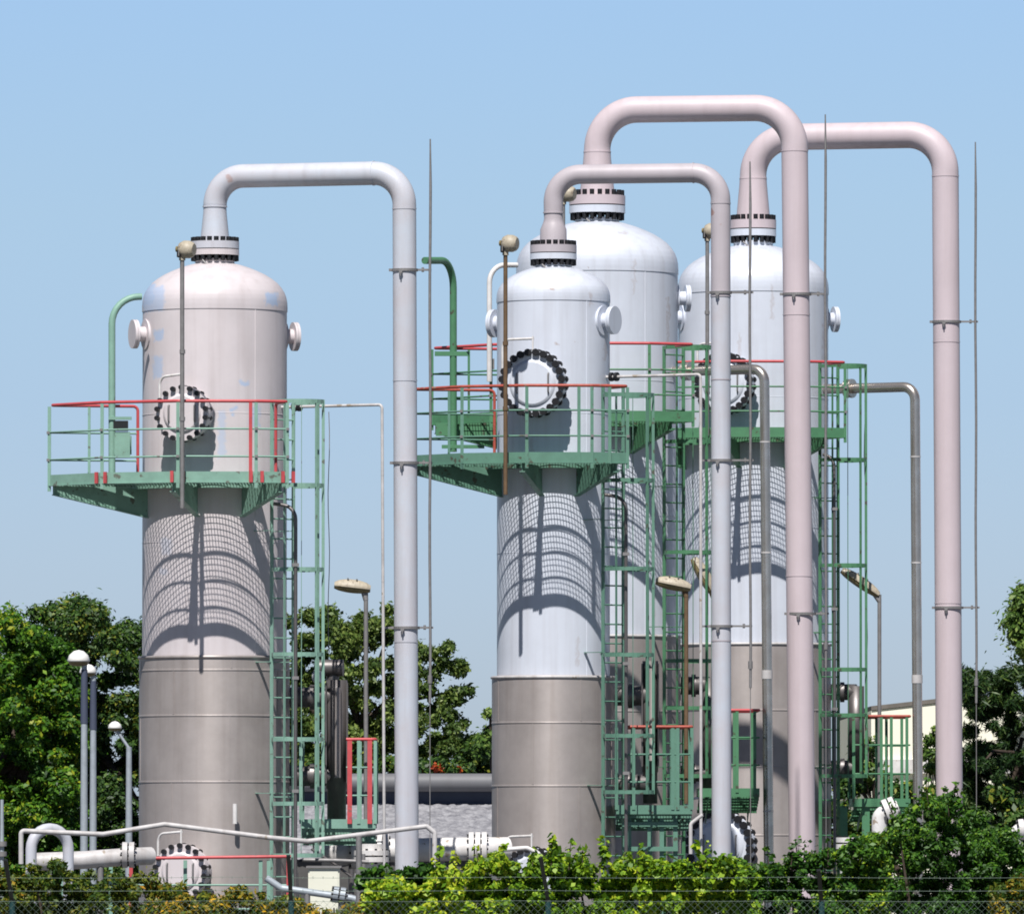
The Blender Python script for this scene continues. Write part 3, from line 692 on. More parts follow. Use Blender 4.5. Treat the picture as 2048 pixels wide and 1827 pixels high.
ladder(CB[3], 1.74, (692, 880, 1100, 1316, 1410, 1545), 690, 'green3', 'fresh green caged ladder just left of the slim blue downpipe')
ladder(CB[4], 1.78, (729, 916, 1126, 1333, 1424, 1545), 722, 'green3', 'fresh green caged ladder just right of the tallest pink downpipe')

for (k_, x0_, y0_, xe, dd_, lb) in ((1, 545, 1003, 589, 147.3, 'dark bent conduit running down the ladder of the leftmost column'), (2, 1205, 985, 1247, 152.0, 'dark bent conduit running down the ladder of the narrowest column'),
                             (4, 1640, 905, 1662, 166.4, 'dark bent conduit running down the ladder of the rightmost column')):
    p0_ = P(x0_, y0_, dd_ + .1); a_ = P(xe, y0_ + 6, dd_); o = thing('conduit', (a_.x, dd_, 0), lb, 'conduit', 'conduits by the ladders')
    q = MB(); q.tube(fillet([p0_, a_, Vector((a_.x, dd_, 0))], .22, 6), .028, 10); q.build('pipe', M['clad2'], o)
    for i_ in range(3):
        q = MB(); z_ = a_.z - .9 - i_ * 1.7; q.box((a_.x - .05, dd_ - .04, z_), (a_.x + .05, dd_ + .05, z_ + .05)); q.build('pipe_clip', M['galv'], o)
# ------------------------------------------------------------------ swivelling lifting davits
def davit(c, pts, D, r, m, label, plates=()):
    W3 = [P(x, y, d) for x, y, d in pts]
    root = thing('lifting_davit', W3[-1], label, 'davit')
    q = MB(); q.tube(fillet(W3, .42, 8), r, 14, cap=True); q.build('arm', M[m], root)
    for (xa, ya, xb, yb, d) in plates:
        a, b = P(xa, ya, d), P(xb, yb, d); k = MB(); k.box((a.x, d - .04, b.z), (b.x, d + .04, a.z)); k.build('support_plate', M[m], root)
davit(CB[1], [(282, 591, 147.9), (223, 591, 147.8), (223, 956, 147.7)], 147.8, .052, 'green', 'pale green bent pipe davit rising from the left side of the leftmost platform',
      ((216, 830, 262, 836, 147.7), (228, 868, 262, 905, 147.72)))
davit(CB[3], [(846, 519, 157.2), (903, 519, 158.2), (903, 900, 158.2)], 158, .058, 'green3', 'dark green davit with open hooked end, left of the narrow column',
      ((866, 700, 935, 709, 158.18), (868, 842, 985, 868, 158.5), (880, 886, 965, 893, 158.18)))
q = MB()
d_ = thing('vent_pipe', P(975, 760, 157.5), 'thin white bent pipe rising beside the left edge of the narrow column', 'pipe')
q.tube(fillet([P(975, 760, 157.5), P(975, 528, 157.5), P(1030, 528, 157.8)], .3, 7), .042, 12); q.build('pipe', M['white'], d_)
q = MB(); q.box(tuple(P(972, 735, 157.6)), tuple(P(985, 715, 157.7))); q.build('bracket', M['galv'], d_)

# ------------------------------------------------------------------ junction box on platform one
o = thing('junction_box', P(243, 905, 147.5), 'dark faced green junction box hanging on the left railing', 'box')
q = MB(); a, b = P(226, 838, 147.45), P(255, 858, 147.45); q.box((a.x, 147.4, b.z), (b.x, 147.55, a.z)); q.build('case', M['postblack'], o)
q = MB(); a, b = P(229, 860, 147.45), P(259, 908, 147.45); q.box((a.x, 147.42, b.z), (b.x, 147.5, a.z)); q.build('plate', M['green'], o)

# ------------------------------------------------------------------ floodlights on slim poles
def floodlight(px, py, ytop, ybot, D, pm, label, r=.034, head=True):
    b = P(px, ybot, D); t = P(px, ytop, D)
    root = thing('floodlight', b, label, 'floodlight', 'floodlights on slim poles')
    m = MB(); m.tube([b, t], r, 10); m.build('pole', M[pm], root)
    for f in (.35, .62): k = MB(); z = b.z + (t.z - b.z) * f; k.tube([(b.x, D, z), (b.x, D, z + .06)], r * 1.3, 10); k.build('pole_sleeve', M[pm], root)
    h = MB(); c0 = P(px + 8, py, D)
    ax = Vector((.92, -.35, -.05)).normalized()
    h.tube([c0 - ax * .12, c0 - ax * .10, c0 - ax * .03, c0 + ax * .05, c0 + ax * .11, c0 + ax * .13], [.05, .10, .135, .135, .11, .09], 14)
    h.tube([t - Vector((0, 0, .02)), t + Vector((0, 0, .09))], .05, 10)
    hh = h.build('lamp_head', M['lamp'], root)
    g_ = MB(); g_.tube([c0 - ax * .16, c0 - ax * .131], .045, 14); g_.build('lens', M['glass'], hh)
    g_ = MB(); g_.tube([t + Vector((-.05, -.08, .03)), t + Vector((-.05, -.04, .12))], .03, 8); g_.build('hinge', M['black'], hh)
floodlight(363, 497, 516, 1012, 146.2, 'galv', 'grimy floodlight on a grey pole at the front of the leftmost platform')
floodlight(1007, 485, 506, 985, 150.9, 'rust', 'grimy floodlight on a rusty brown pole at the front of the narrow column')
floodlight(1122, 386, 405, 860, 157.4, 'galv', 'floodlight mostly hidden behind the top bend of the slim pipe')
floodlight(1409, 460, 478, 868, 165.4, 'galv', 'floodlight peeking out on the left of the slim downpipe, before the rightmost column')

# ------------------------------------------------------------------ street-light style lamps standing on the low platforms
def arealamp(pxp, yt, yb, D, headpts, pm, label, side=-1, tilt=0.0):
    b = P(pxp, yb, D); t = P(pxp, yt, D)
    root = thing('area_lamp', b, label, 'lamp', 'area lamps on the low platforms')
    m = MB(); m.tube([b, t + Vector((0, 0, .02))], .035, 10); m.build('pole', M[pm], root)
    (x0, y0), (x1, y1), hw = headpts
    A, B = P(x0, y0, D), P(x1, y1, D); ax = (B - A); L = ax.length; ax.normalize()
    up = Vector((0, 0, 1)); up = (up - ax * up.dot(ax)).normalized(); sd_ = ax.cross(up)
    def shell(zlo, zhi, sc):
        q = MB(); n = 9; seg = 12; vs = []; fs = []
        for i in range(n + 1):
            f = i / n; w = (math.sin(math.pi * min(1, (f * .92 + .04))) ** .35) * sc; w = max(w, .25)
            for k in range(seg + 1):
                a = math.pi * k / seg
                vs.append(A + ax * (L * f) + sd_ * (math.cos(a) * .13 * w) + up * ((zhi if True else 0) * math.sin(a) * w + zlo))
        for i in range(n):
            for k in range(seg):
                fs.append((i * (seg + 1) + k, i * (seg + 1) + k + 1, (i + 1) * (seg + 1) + k + 1, (i + 1) * (seg + 1) + k))
            fs.append((i * (seg + 1) + seg, i * (seg + 1), (i + 1) * (seg + 1), (i + 1) * (seg + 1) + seg))
        fs.append(tuple(range(seg + 1))); fs.append(tuple(reversed([n * (seg + 1) + k for k in range(seg + 1)])))
        q.add(vs, fs, False); return q
    h = shell(0.0, hw, 1.0).build('lamp_head', M['lamp'], root)
    shell(-.004, -hw * .75, .86).build('diffuser', M['glass'], h)
    k = MB()
    for f in (.35, .6): k.bar(A + ax * L * f + up * (hw + .006) - sd_ * .1, A + ax * L * f + up * (hw + .006) + sd_ * .1, .02, .012, up=up)
    k.build('clip', M['galv'], h)
    s = MB(); s.tube([t - Vector((0, 0, .1)), B - ax * .12 + up * .0], .04, 8); s.build('spigot', M[pm], root)
arealamp(729, 1182, 1634, 148.6, ((666, 1166), (738, 1174), .125), 'galv', 'cream area lamp above the red posted low platform by the leftmost column')
arealamp(1367, 1176, 1600, 152.6, ((1306, 1158), (1376, 1172), .125), 'rust', 'cream area lamp on a rusty pole just left of the slim downpipe')
arealamp(1426, 1190, 1590, 158.5, ((1380, 1112), (1420, 1182), .13), 'rust', 'tilted olive area lamp almost hidden behind the slim downpipe')
arealamp(1752, 1186, 1597, 167.4, ((1676, 1136), (1750, 1186), .12), 'galv', 'steeply tilted area lamp right of the rightmost ladder')

# ------------------------------------------------------------------ low platforms
def lowplat(c, xa, xb, deck_y, rail_y, D0, D1, gm, railm, label, posts, rail_from=None, brackets=True, redposts=(), mids=2):
    za = Z(deck_y, D0); zr = Z(rail_y, D0); x0, x1 = X(xa, D0), X(xb, D0)
    root = thing('rest_platform', ((x0 + x1) / 2, (D0 + D1) / 2, za), label, 'platform', 'low platforms beside the ladders')
    G = MB(); x = x0
    while x < x1: G.box((x - .003, D0, za - .03), (x + .003, D1, za)); x += .045
    y = D0
    while y < D1: G.box((x0, y - .003, za - .0285), (x1, y + .003, za - .002)); y += .05
    G.build('deck_grating', M[gm], root)
    t = MB(); t.bar((x0, D0, za), (x1, D0, za), .012, .14); t.bar((x0, D1, za), (x1, D1, za), .012, .14); t.bar((x0, D0, za), (x0, D1, za), .012, .14); t.bar((x1, D0, za), (x1, D1, za), .012, .14)
    t.build('edge_channel', M[gm], root)
    xr0 = X(rail_from or xa, D0)
    pth = [(xr0, D0, zr), (x1, D0, zr), (x1, D1, zr), (xr0, D1, zr)]
    q = MB(); q.tube(fillet(pth, .05, 3), .024, 8); q.build('top_rail', M[railm], root)
    for i in range(mids):
        z = za + (zr - za) * (i + 1) / (mids + 1); q = MB(); q.tube([(a, b, z) for a, b, _ in pth], .015, 8); q.build('mid_rail', M[gm], root)
    for p in posts:
        for dd in (D0, D1):
            q = MB(); xx = X(p, D0); q.bar((xx, dd, za), (xx, dd, zr - .02), .05, .04, up=(0, -1, 0)); q.build('post', M[gm], root)
    for p in redposts:
        q = MB(); xx = X(p, D0); q.bar((xx, D0 - .03, za), (xx, D0 - .03, zr - .02), .07, .04, up=(0, -1, 0)); q.build('post', M['red'], root)
    if brackets:
        for f in (.15, .85):
            x = x0 + (x1 - x0) * f; q = MB(); tt = Vector((.006, 0, 0))
            pr = [Vector((x, D0 + .05, za - .08)), Vector((x, D1 + .1, za - .08)), Vector((x, D1 + .1, za - .5)), Vector((x, D0 + .05, za - .16))]
            q.add([v + tt for v in pr] + [v - tt for v in pr], [(0, 1, 2, 3), (7, 6, 5, 4), (0, 4, 5, 1), (1, 5, 6, 2), (2, 6, 7, 3), (3, 7, 4, 0)]); q.build('bracket_plate', M[gm], root)
        q = MB()
        for k in range(5): yy = D0 + (D1 - D0) * (k + .5) / 5; q.bar((x0, yy, za - .10 - .05 * k), (x1, yy, za - .10 - .05 * k), .05, .06)
        q.build('deck_beam', M[gm], root)
    return root
lowplat(CB[1], 600, 748, 1640, 1472, 148.3, 149.6, 'green', 'red', 'low platform with two red posts beside the foot of the leftmost ladder', (600, 715, 748), rail_from=690, redposts=(697, 737))
lowplat(CB[2], 1228, 1378, 1612, 1447, 152.3, 154.0, 'green2', 'red2', 'low platform with crumpled red rail between the two middle ladders', (1228, 1262, 1340, 1350, 1378), rail_from=1248)
lowplat(CB[3], 1392, 1512, 1578, 1414, 158.3, 160.2, 'green3', 'red', 'low platform showing just right of the slim blue downpipe', (1468, 1503), rail_from=1440)
lowplat(CB[4], 1700, 1812, 1598, 1426, 166.8, 169.0, 'green3', 'red2', 'low platform with short red rail in front of the cream warehouse', (1700, 1755, 1775, 1806), rail_from=1700)

# ground-level railing in front of column one
o = thing('guard_rail', P(345, 1800, 146.0), 'low guard rail with red top bar in front of the leftmost column foot', 'railing')
D0 = 146.0; x0, x1 = X(112, D0), X(580, D0); zt = Z(1710, D0)
q = MB(); q.tube([(x0, D0, zt), (X(180, D0), D0 - .3, zt), (x1, D0, Z(1705, D0))], .025, 10); q.build('top_rail', M['red'], o)
for yy in (1762, 1810):
    q = MB(); q.tube([(x0, D0, Z(yy, D0)), (x1, D0, Z(yy, D0))], .015, 8); q.build('mid_rail', M['green'], o)
for p, mm in ((128, 'green'), (222, 'green'), (262, 'red'), (370, 'green'), (520, 'green'), (536, 'green'), (575, 'red')):
    q = MB(); xx = X(p, D0); q.bar((xx, D0, 0), (xx, D0, zt - .02), .055, .045, up=(0, -1, 0)); q.build('post', M[mm], o)

# ------------------------------------------------------------------ level standpipes on the right flank of each column
def standpipe(c, D, xm, ytop, ybot, r, arms, label, cap=True, box=True):
    s = FPX / D; x = X(xm, D); z1, z0 = Z(ytop, D), Z(ybot, D)
    root = thing('level_standpipe', (x, D, z0), label, 'standpipe', 'level standpipes on the columns')
    m = MB(); rr = r / s; m.lathe((x, D, 0), [(.01, z0), (rr * .9, z0), (rr * .9, z0 + (z1 - z0) * .22), (rr, z0 + (z1 - z0) * .22 + .001), (rr, z1), (.01, z1)], 28); m.build('barrel', M['clad2'], root)
    if box:
        q = MB(); q.tube([(x + .02, D - rr - .03, z0 + (z1 - z0) * .30), (x + .02, D - rr - .03, z1 - .12)], .05, 10); q.build('gauge_tube', M['clad'], root)
        for sg in (-1, 1):
            q = MB(); q.obox((x + sg * rr * 1.0, D - rr * .2, z0 + (z1 - z0) * .62), (.012, 0, 0), (0, .12, 0), (0, 0, (z1 - z0) * .36)); q.build('side_shield', M['clad2'], root)
    for (y, ra) in arms:
        q = MB(); z = Z(y, D); q.tube([(c['x'] + c['R'] * .8, D + .25, z), (x, D, z)], ra / s, 20)
        q.tube([((c['x'] + c['R'] + x) / 2 - .03, D + .1, z), ((c['x'] + c['R'] + x) / 2 + .04, D + .1, z)], ra / s * 1.25, 20); q.build('side_arm', M['clad2'], root)
    return root
o = standpipe(CB[1], 149.3, 671, 1354, 1632, 21, ((1388, 20), (1545, 20)), 'dark metal standpipe with pale gauge tube right of the leftmost column')
q = MB(); p = P(650, 1330, 149.5); q.tube([p + Vector((-.15, 0, 0)) * 1.0, p + Vector((.26, -.05, 0))], .13, 18); q.tube([p + Vector((.1, 0, -.3)), p + Vector((.1, 0, 0))], .1, 12); q.build('top_valve', M['clad2'], o)
q = MB(); p = P(627, 1348, 149.2); q.tube([p, p + Vector((.1, -.05, .0))], .09, 14); q.build('valve_cap', M['bluepipe'], o)
standpipe(CB[2], 153.6, 1295, 1316, 1600, 16, ((1385, 20), (1560, 18)), 'dark metal standpipe seen through the cage of the narrow column ladder')
standpipe(CB[3], 160.2, 1412, 1350, 1590, 15, ((1365, 18), (1540, 16)), 'dark metal standpipe directly behind the slim blue downpipe', box=False)
standpipe(CB[4], 168.4, 1705, 1366, 1560, 16, ((1378, 16), (1530, 16)), 'dark metal standpipe right of the rightmost column, seen against the sky', box=False)
# instrument conduits running down column flanks
o = thing('instrument_pipe', P(1716, 900, 167.4), 'thin grey cable hanging down right of the rightmost ladder cage', 'cable')
q = MB(); q.tube([P(1722 + 2 * math.sin(i * 1.2) + i * .35, 730 + i * 45, 167.4) for i in range(19)], .008, 6); q.build('cable', M['galv'], o)
o = thing('instrument_pipe', P(656, 900, 148.2), 'thin grey cable hanging down right of the leftmost ladder cage', 'cable')
q = MB(); q.tube([P(655 + 1.5 * math.sin(i * 1.1), 820 + i * 40, 148.2) for i in range(13)], .007, 6); q.build('cable', M['galv'], o)

# ------------------------------------------------------------------ street lamps by the trees on the left
def streetlamp(px, yt, D, dark_to, arm, label, hr=.2):
    t = P(px, yt, D); root = thing('street_lamp', (t.x, D, 0), label, 'street lamp', 'street lamps before the trees')
    zs = Z(dark_to, D) if dark_to else 0
    m = MB(); m.tube([(t.x, D, 0), (t.x, D, t.z * .5), (t.x, D, t.z)], [.075, .065, .05], 12); m.build('pole', M['palegalv'], root)
    if dark_to:
        m = MB(); m.tube([(t.x, D, zs), (t.x, D, t.z - .1)], [.067, .056], 12); m.build('dark_sleeve', M['bwall'], root)
    if arm:
        hd = P(arm[0], arm[1], D); m = MB(); m.tube([t - Vector((0, 0, .03)), hd], .028, 8); m.build('arm', M['palegalv'], root)
    else: hd = t + Vector((-.10, 0, .06))
    q = MB(); q.lathe(hd, [(.01, hr * .95), (hr * .45, hr * .85), (hr * .85, hr * .5), (hr * 1.03, 0), (hr * .95, -hr * .12), (.01, -hr * .10)], 20, True)
    h = q.build('lamp_hood', M['whitelamp'], root)
    q = MB(); q.lathe(hd, [(hr * .94, -hr * .11), (hr * .80, -hr * .40), (hr * .3, -hr * .52), (.01, -hr * .52)], 18, True); q.build('diffuser', M['glass'], h)
streetlamp(168, 1322, 172, 1440, None, 'tall street lamp with dark upper pole and white hood, nearer of the close pair', .195)
streetlamp(186, 1345, 182, 1452, None, 'street lamp with smaller hood tucked behind the nearer one of the close pair', .16)
streetlamp(257, 1487, 178, None, (229, 1449), 'short street lamp with round head on a slanted arm beside the leftmost column', .125)
o = thing('thin_mast', P(4, 1800, 120), 'short grey mast at the left edge of the picture', 'mast')
q = MB(); a = P(4, 1592, 120); q.tube([(a.x, 120, 0), (a.x, 120, a.z)], [.04, .022], 8); q.build('pole', M['palegalv'], o)
q = MB(); 
for y in (1680, 1700): v = P(4, y, 120); q.tube([v - Vector((0, 0, .03)), v + Vector((0, 0, .03))], .06, 10)
q.build('insulator', M['galv'], o)

# ------------------------------------------------------------------ white pipework at ground level
def pipething(name, pts, r, m, label, rad=.15, seg=14, flanges=(), group=None, cat='pipe', legs=()):
    W3 = [P(x, y, d) for x, y, d in pts]
    root = thing(name, (W3[0].x, W3[0].y, 0), label, cat, group)
    q = MB(); path = fillet(W3, rad, 6); q.tube(path, r, seg); q.build('pipe', M[m], root)
    for (x, y, d, ax, rr, n) in flanges:
        c0 = P(x, y, d); a = Vector(ax).normalized(); f = MB()
        for i in range(n): f.tube([c0 + a * (i * .10), c0 + a * (i * .10 + .075)], rr, 24)
        fo = f.build('flange', M[m], root)
        u = a.cross(Vector((0, 0, 1)))
        u = u.normalized() if u.length > .1 else Vector((1, 0, 0)); v = a.cross(u); b0 = None
        for k in range(10):
            an = 2 * math.pi * k / 10; p = c0 + (u * math.cos(an) + v * math.sin(an)) * rr * .84
            if b0 is None:
                b = MB(); b.tube([p - a * .03, p + a * ((n - 1) * .10 + .10)], .022, 6); b0 = b.build('bolt', M['black'], fo, loc=p); p0 = p
            else: copyto(b0, fo, p - p0)
    for (x, d, y) in legs:
        t = P(x, y, d); l = MB(); l.tube([(t.x, d, 0), tuple(t)], .045, 8); l.build('support_leg', M['galv'], root)
    return root
pipething('expansion_loop', [(62, 1800, 143), (62, 1650, 143), (136, 1650, 143.3), (136, 1830, 143.3)], .082, 'bluepipe', 'fat pale blue pipe loop standing in front of the left trees', .30)
pipething('steam_line', [(42, 1720, 141.5), (42, 1654, 141.5), (205, 1661, 141.7), (328, 1641, 141.9), (540, 1668, 142), (612, 1675, 142.2), (850, 1645, 142.5), (866, 1658, 142.5), (866, 1780, 142.5)], .036, 'offwhite',
          'long kinked white pipe running across in front of the leftmost column', .05, legs=((715, 142.3, 1666),))
pipething('product_line', [(60, 1716, 144.5), (170, 1712, 144.5), (250, 1706, 144.6), (300, 1704, 144.9)], .135, 'offwhite', 'thick white insulated pipe with valve flange at the left foot of the plant', .2,
          flanges=((244, 1702, 144.55, (1, 0, 0), .19, 2),), legs=((100, 144.5, 1714), (200, 144.5, 1710)))
pipething('product_line', [(640, 1703, 150.6), (760, 1693, 150.6), (960, 1690, 150.6), (1010, 1690, 150.8)], .185, 'white', 'thick white pipe passing behind the pale blue downpipe to the narrow column', .2,
          flanges=((934, 1690, 150.6, (1, 0, 0), .26, 3), (752, 1694, 150.6, (1, 0, 0), .26, 2), (700, 1698, 150.6, (1, 0, 0), .25, 1)), legs=((700, 150.6, 1700), (880, 150.6, 1690)))
pipething('return_line', [(530, 1748, 143.2), (560, 1768, 143.2), (700, 1788, 143.2), (740, 1800, 143.2)], .052, 'palegalv', 'grey blue pipe sloping down behind the golden bushes', .08,
          flanges=((664, 1780, 143.2, (1, 0, -.15), .12, 2),), legs=((612, 143.2, 1775), (680, 143.2, 1786)))
pipething('valve_bonnet', [(740, 1800, 148.6), (740, 1680, 148.6)], .20, 'white', 'upright white valve body beside the foot of the leftmost downpipe', .1,
          flanges=((740, 1716, 148.6, (0, 0, 1), .27, 2), (740, 1762, 148.6, (0, 0, 1), .26, 2)), cat='valve')
pipething('valve_bonnet', [(1752, 1660, 150), (1752, 1622, 150), (1790, 1608, 150)], .12, 'white', 'bright white valve poking out above the dark bushes below the low platform', .12,
          flanges=((1764, 1618, 150, (.9, 0, .35), .2, 2),), cat='valve')
pipething('valve_bonnet', [(1690, 1760, 150), (1690, 1672, 150)], .13, 'white', 'white valve top at the foot of the rightmost ladder', .12,
          flanges=((1690, 1690, 150, (0, 0, 1), .19, 2),), cat='valve')
pipething('valve_bonnet', [(2022, 1700, 140), (2022, 1655, 140), (2060, 1645, 140)], .10, 'white', 'white valve among the bushes at the right edge of the picture', .12,
          flanges=((2030, 1652, 140, (1, 0, .1), .15, 2),), cat='valve')
pipething('drain_pipe', [(1462, 1712, 150), (1462, 1760, 150)], .16, 'white', 'white pipe stub below the bolted manhole of the rightmost column', .1, cat='pipe')
pipething('bracket_pipe', [(985, 1740, 149.8), (995, 1692, 149.8), (1050, 1688, 149.8), (1076, 1700, 149.8), (1080, 1760, 149.8)], .035, 'white', 'thin white bent pipe at the foot of the narrow column', .12)
pipething('stub_pipe', [(468, 1600, 147.7), (468, 1640, 147.7)], .035, 'white', 'small white curved stub on the cladding of the leftmost column', .05)
# spaghetti of small pipes near column one foot
for i, (xa, ya, xb, yb, r_) in enumerate(((602, 1712, 735, 1716, .03), (620, 1690, 700, 1745, .02), (590, 1735, 590, 1830, .03), (700, 1730, 700, 1830, .04), (724, 1700, 724, 1830, .03))):
    pipething('small_pipe', [(xa, ya, 147.5 + i * .1), ((xa + xb) / 2 + 1, (ya + yb) / 2 - 1, 147.5 + i * .1), (xb, yb, 147.5 + i * .1)], r_, 'clad2' if i % 2 else 'galv',
              ('thin dark pipe running level above the cream cabinet', 'thin dark pipe slanting down above the cream cabinet', 'thin upright pipe left of the cream cabinet', 'dark upright pipe right of the cream cabinet', 'grey upright pipe beside the white valve body')[i])
o = thing('control_cabinet', P(645, 1830, 146.5), 'cream metal cabinet at the foot of the leftmost ladder', 'cabinet')
a, b = P(614, 1728, 146.2), P(676, 1784, 146.2)
q = MB(); q.box((a.x, 146.2, .4), (b.x, 146.7, a.z)); q.build('case', M['cream'], o)
q = MB(); q.box((a.x - .03, 146.15, a.z), (b.x + .03, 146.75, a.z + .03)); q.build('lid', M['galv'], o)
q = MB(); q.box((a.x + .02, 146.185, .45), (b.x - .02, 146.199, a.z - .04)); dd = q.build('door', M['cream'], o)
q = MB(); q.box((b.x - .09, 146.15, 1.2), (b.x - .07, 146.186, 1.35)); q.build('handle', M['black'], dd)
# upright structure at the foot of column two's low platform
o = thing('platform_support', P(1300, 1830, 152.5), 'green support frame under the low platform between the middle ladders', 'frame')
for px in (1253, 1294, 1318, 1345):
    q = MB(); xx = X(px, 152.5); q.bar((xx, 152.5, 0), (xx, 152.5, Z(1625, 152.5)), .07, .06, up=(0, -1, 0)); q.build('leg', M['green2'], o)
for py in (1641, 1690):
    q = MB(); q.bar((X(1240, 152.45), 152.44, Z(py, 152.4)), (X(1350, 152.45), 152.44, Z(py, 152.4)), .05, .07); q.build('crossbar', M['green2'], o)
o = thing('platform_support', P(1720, 1830, 167), 'green posts under the low platform in front of the cream warehouse', 'frame')
for px in (1680, 1724):
    q = MB(); xx = X(px, 166.9); q.bar((xx, 166.9, 0), (xx, 166.9, Z(1605, 166.9)), .13, .1, up=(0, -1, 0)); q.build('leg', M['green3'], o)
pipething('small_valve', [(1376, 1700, 151.8), (1376, 1640, 151.8), (1400, 1622, 151.8)], .03, 'offwhite', 'small white valve handle left of the slim blue downpipe foot', .08, cat='valve')

# ------------------------------------------------------------------ foliage
def leaves(name, mtl, lumps, n, size, parent=None, seed=1, flat=.5, base=None, narrow=1.0, shell=.55, droop=0.0, zmin=0.05):
    rng = np.random.RandomState(seed)
    Ls = np.array([[*l[0], *l[1]] for l in lumps]); vol = (Ls[:, 3] * Ls[:, 5]) ** 1.0; w = vol / vol.sum()
    idx = rng.choice(len(Ls), n, p=w); d = rng.normal(size=(n, 3)); d /= np.linalg.norm(d, axis=1)[:, None]
    rad = (1 - shell * rng.rand(n) ** 1.3) * (1 + .22 * np.abs(rng.normal(size=n)) ** 2 * .5)
    rad *= 1 + .14 * np.sin(d[:, 0] * 7 + idx) * np.cos(d[:, 2] * 6 + idx * 2)
    c = Ls[idx, :3] + d * Ls[idx, 3:] * rad[:, None]
    nrm = d * (1 - flat) + rng.normal(size=(n, 3)) * flat * .75 + np.array([0, -.12, .45]); nrm /= np.linalg.norm(nrm, axis=1)[:, None]
    r = rng.normal(size=(n, 3)); r[:, 2] -= droop; u = np.cross(nrm, r); u /= np.linalg.norm(u, axis=1)[:, None]; v = np.cross(nrm, u)
    sz = size * (.45 + 1.1 * rng.rand(n) ** 1.6)[:, None]
    A = c - v * sz; B = c + u * sz * .5 * narrow + nrm * sz * .12; C = c + v * sz; E = c - u * sz * .5 * narrow + nrm * sz * .12
    ok = (c[:, 2] > zmin); A, B, C, E = A[ok], B[ok], C[ok], E[ok]; n = len(A)
    co = np.stack([A, B, C, E], 1).reshape(-1, 3)
    b = wloc(parent) if parent is not None else Vector(base or (0, 0, 0)); co = co - np.array(b)
    me = bpy.data.meshes.new(name); me.vertices.add(n * 4); me.vertices.foreach_set('co', co.astype(np.float32).ravel())
    me.loops.add(n * 4); me.polygons.add(n)
    me.loops.foreach_set('vertex_index', np.arange(n * 4, dtype=np.int32)); me.polygons.foreach_set('loop_start', np.arange(0, n * 4, 4, dtype=np.int32))
    me.update(calc_edges=True); me.materials.append(mtl)
    o = bpy.data.objects.new(name, me); COL.objects.link(o)
    if parent is not None: o.parent = parent
    else: o.location = b
    return o
def trunk(root, base, top, r, limbs, seed=0, name='trunk'):
    rng = random.Random(seed); m = MB(); base, top = Vector(base), Vector(top); pts = []
    for i in range(6):
        f = i / 5; pts.append(base.lerp(top, f) + Vector((rng.uniform(-.1, .1) * (f > 0), rng.uniform(-.1, .1) * (f > 0), 0)))
    m.tube(pts, [r * (1 - .13 * i) for i in range(6)], 10)
    for l in limbs:
        e = Vector(l); f = rng.uniform(.45, .95); s = base.lerp(top, f); mid = s.lerp(e, .5) + Vector((rng.uniform(-.2, .2), rng.uniform(-.2, .2), .15))
        m.tube([s, mid, e], [r * .45, r * .28, r * .08], 7)
    m.build(name, M['bark'], root)
def outline_lumps(pts, D, depth, rpx, seed, jitter=.35):
    """lumps filling a crown: pts = (px, py, r px) clumps at depth D, repeated in depth"""
    rng = random.Random(seed); out = []
    for (px, py, r) in pts:
        s = FPX / D; rr = r / s
        for k in range(2):
            dd = D + rng.uniform(-depth, depth) * (1 if k else .25)
            c = P(px + rng.uniform(-jitter, jitter) * r, py + rng.uniform(-jitter, jitter) * r, D); c.y = dd
            q = rr * rng.uniform(.75, 1.1); out.append(((c.x, c.y, c.z), (q, q * 1.1, q * rng.uniform(.7, .95))))
    return out
def tree(label, D, clumps, mtl, n, size, tx, seed, depth=2.5, tr=.22, narrow=1.0, shell=.55, name='tree', cat='tree', group='trees behind the plant', flat=.5, extra=None):
    base = P(tx, 1640, D); base.z = 0
    root = thing(name, base, label, cat, group)
    lm = outline_lumps(clumps, D, depth, 0, seed)
    leaves('crown', mtl, lm, n, size, root, seed, narrow=narrow, shell=shell, flat=flat)
    zt = max(l[0][2] for l in lm); rs = random.Random(seed)
    trunk(root, base, (base.x + .2, base.y, zt * .75), tr, [l[0] for l in rs.sample(lm, min(len(lm), 12))], seed)
    return root
def fill(x0, x1, y0, y1, step, r, topf=None, seed=0):
    rng = random.Random(seed); out = []; y = y0
    while y < y1:
        x = x0
        while x < x1:
            xx, yy = x + rng.uniform(-.4, .4) * step, y + rng.uniform(-.4, .4) * step
            rr = r * rng.uniform(.6, 1.15)
            if topf is None or yy - rr * .75 > topf(xx): out.append((xx, yy, rr))
            x += step
        y += step
    return out
def interp(tab):
    xs = [a for a, b in tab]; ys = [b for a, b in tab]
    return lambda x: float(np.interp(x, xs, ys))
T1 = interp([(-120, 1225), (-20, 1207), (30, 1200), (60, 1222), (110, 1260), (160, 1300), (200, 1380)])
tree('vivid sunlit green tree at the left edge, in front of the darker one', 192, fill(-140, 165, 1195, 1800, 32, 30, T1, 1), L_vivid, 150000, .058, 30, 11)
T2 = interp([(20, 1240), (60, 1205), (90, 1190), (150, 1186), (200, 1192), (240, 1203), (265, 1212), (290, 1195), (330, 1220), (360, 1300)])
tree('dark broad tree behind the street lamps', 204, fill(30, 370, 1180, 1800, 34, 30, T2, 2), L_dark, 160000, .056, 190, 12)
T3 = interp([(560, 1290), (575, 1215), (600, 1192), (640, 1196), (680, 1208), (720, 1212), (760, 1196), (800, 1225), (840, 1262), (868, 1275), (885, 1258), (905, 1262), (925, 1320), (945, 1350), (950, 1420), (965, 1480)])
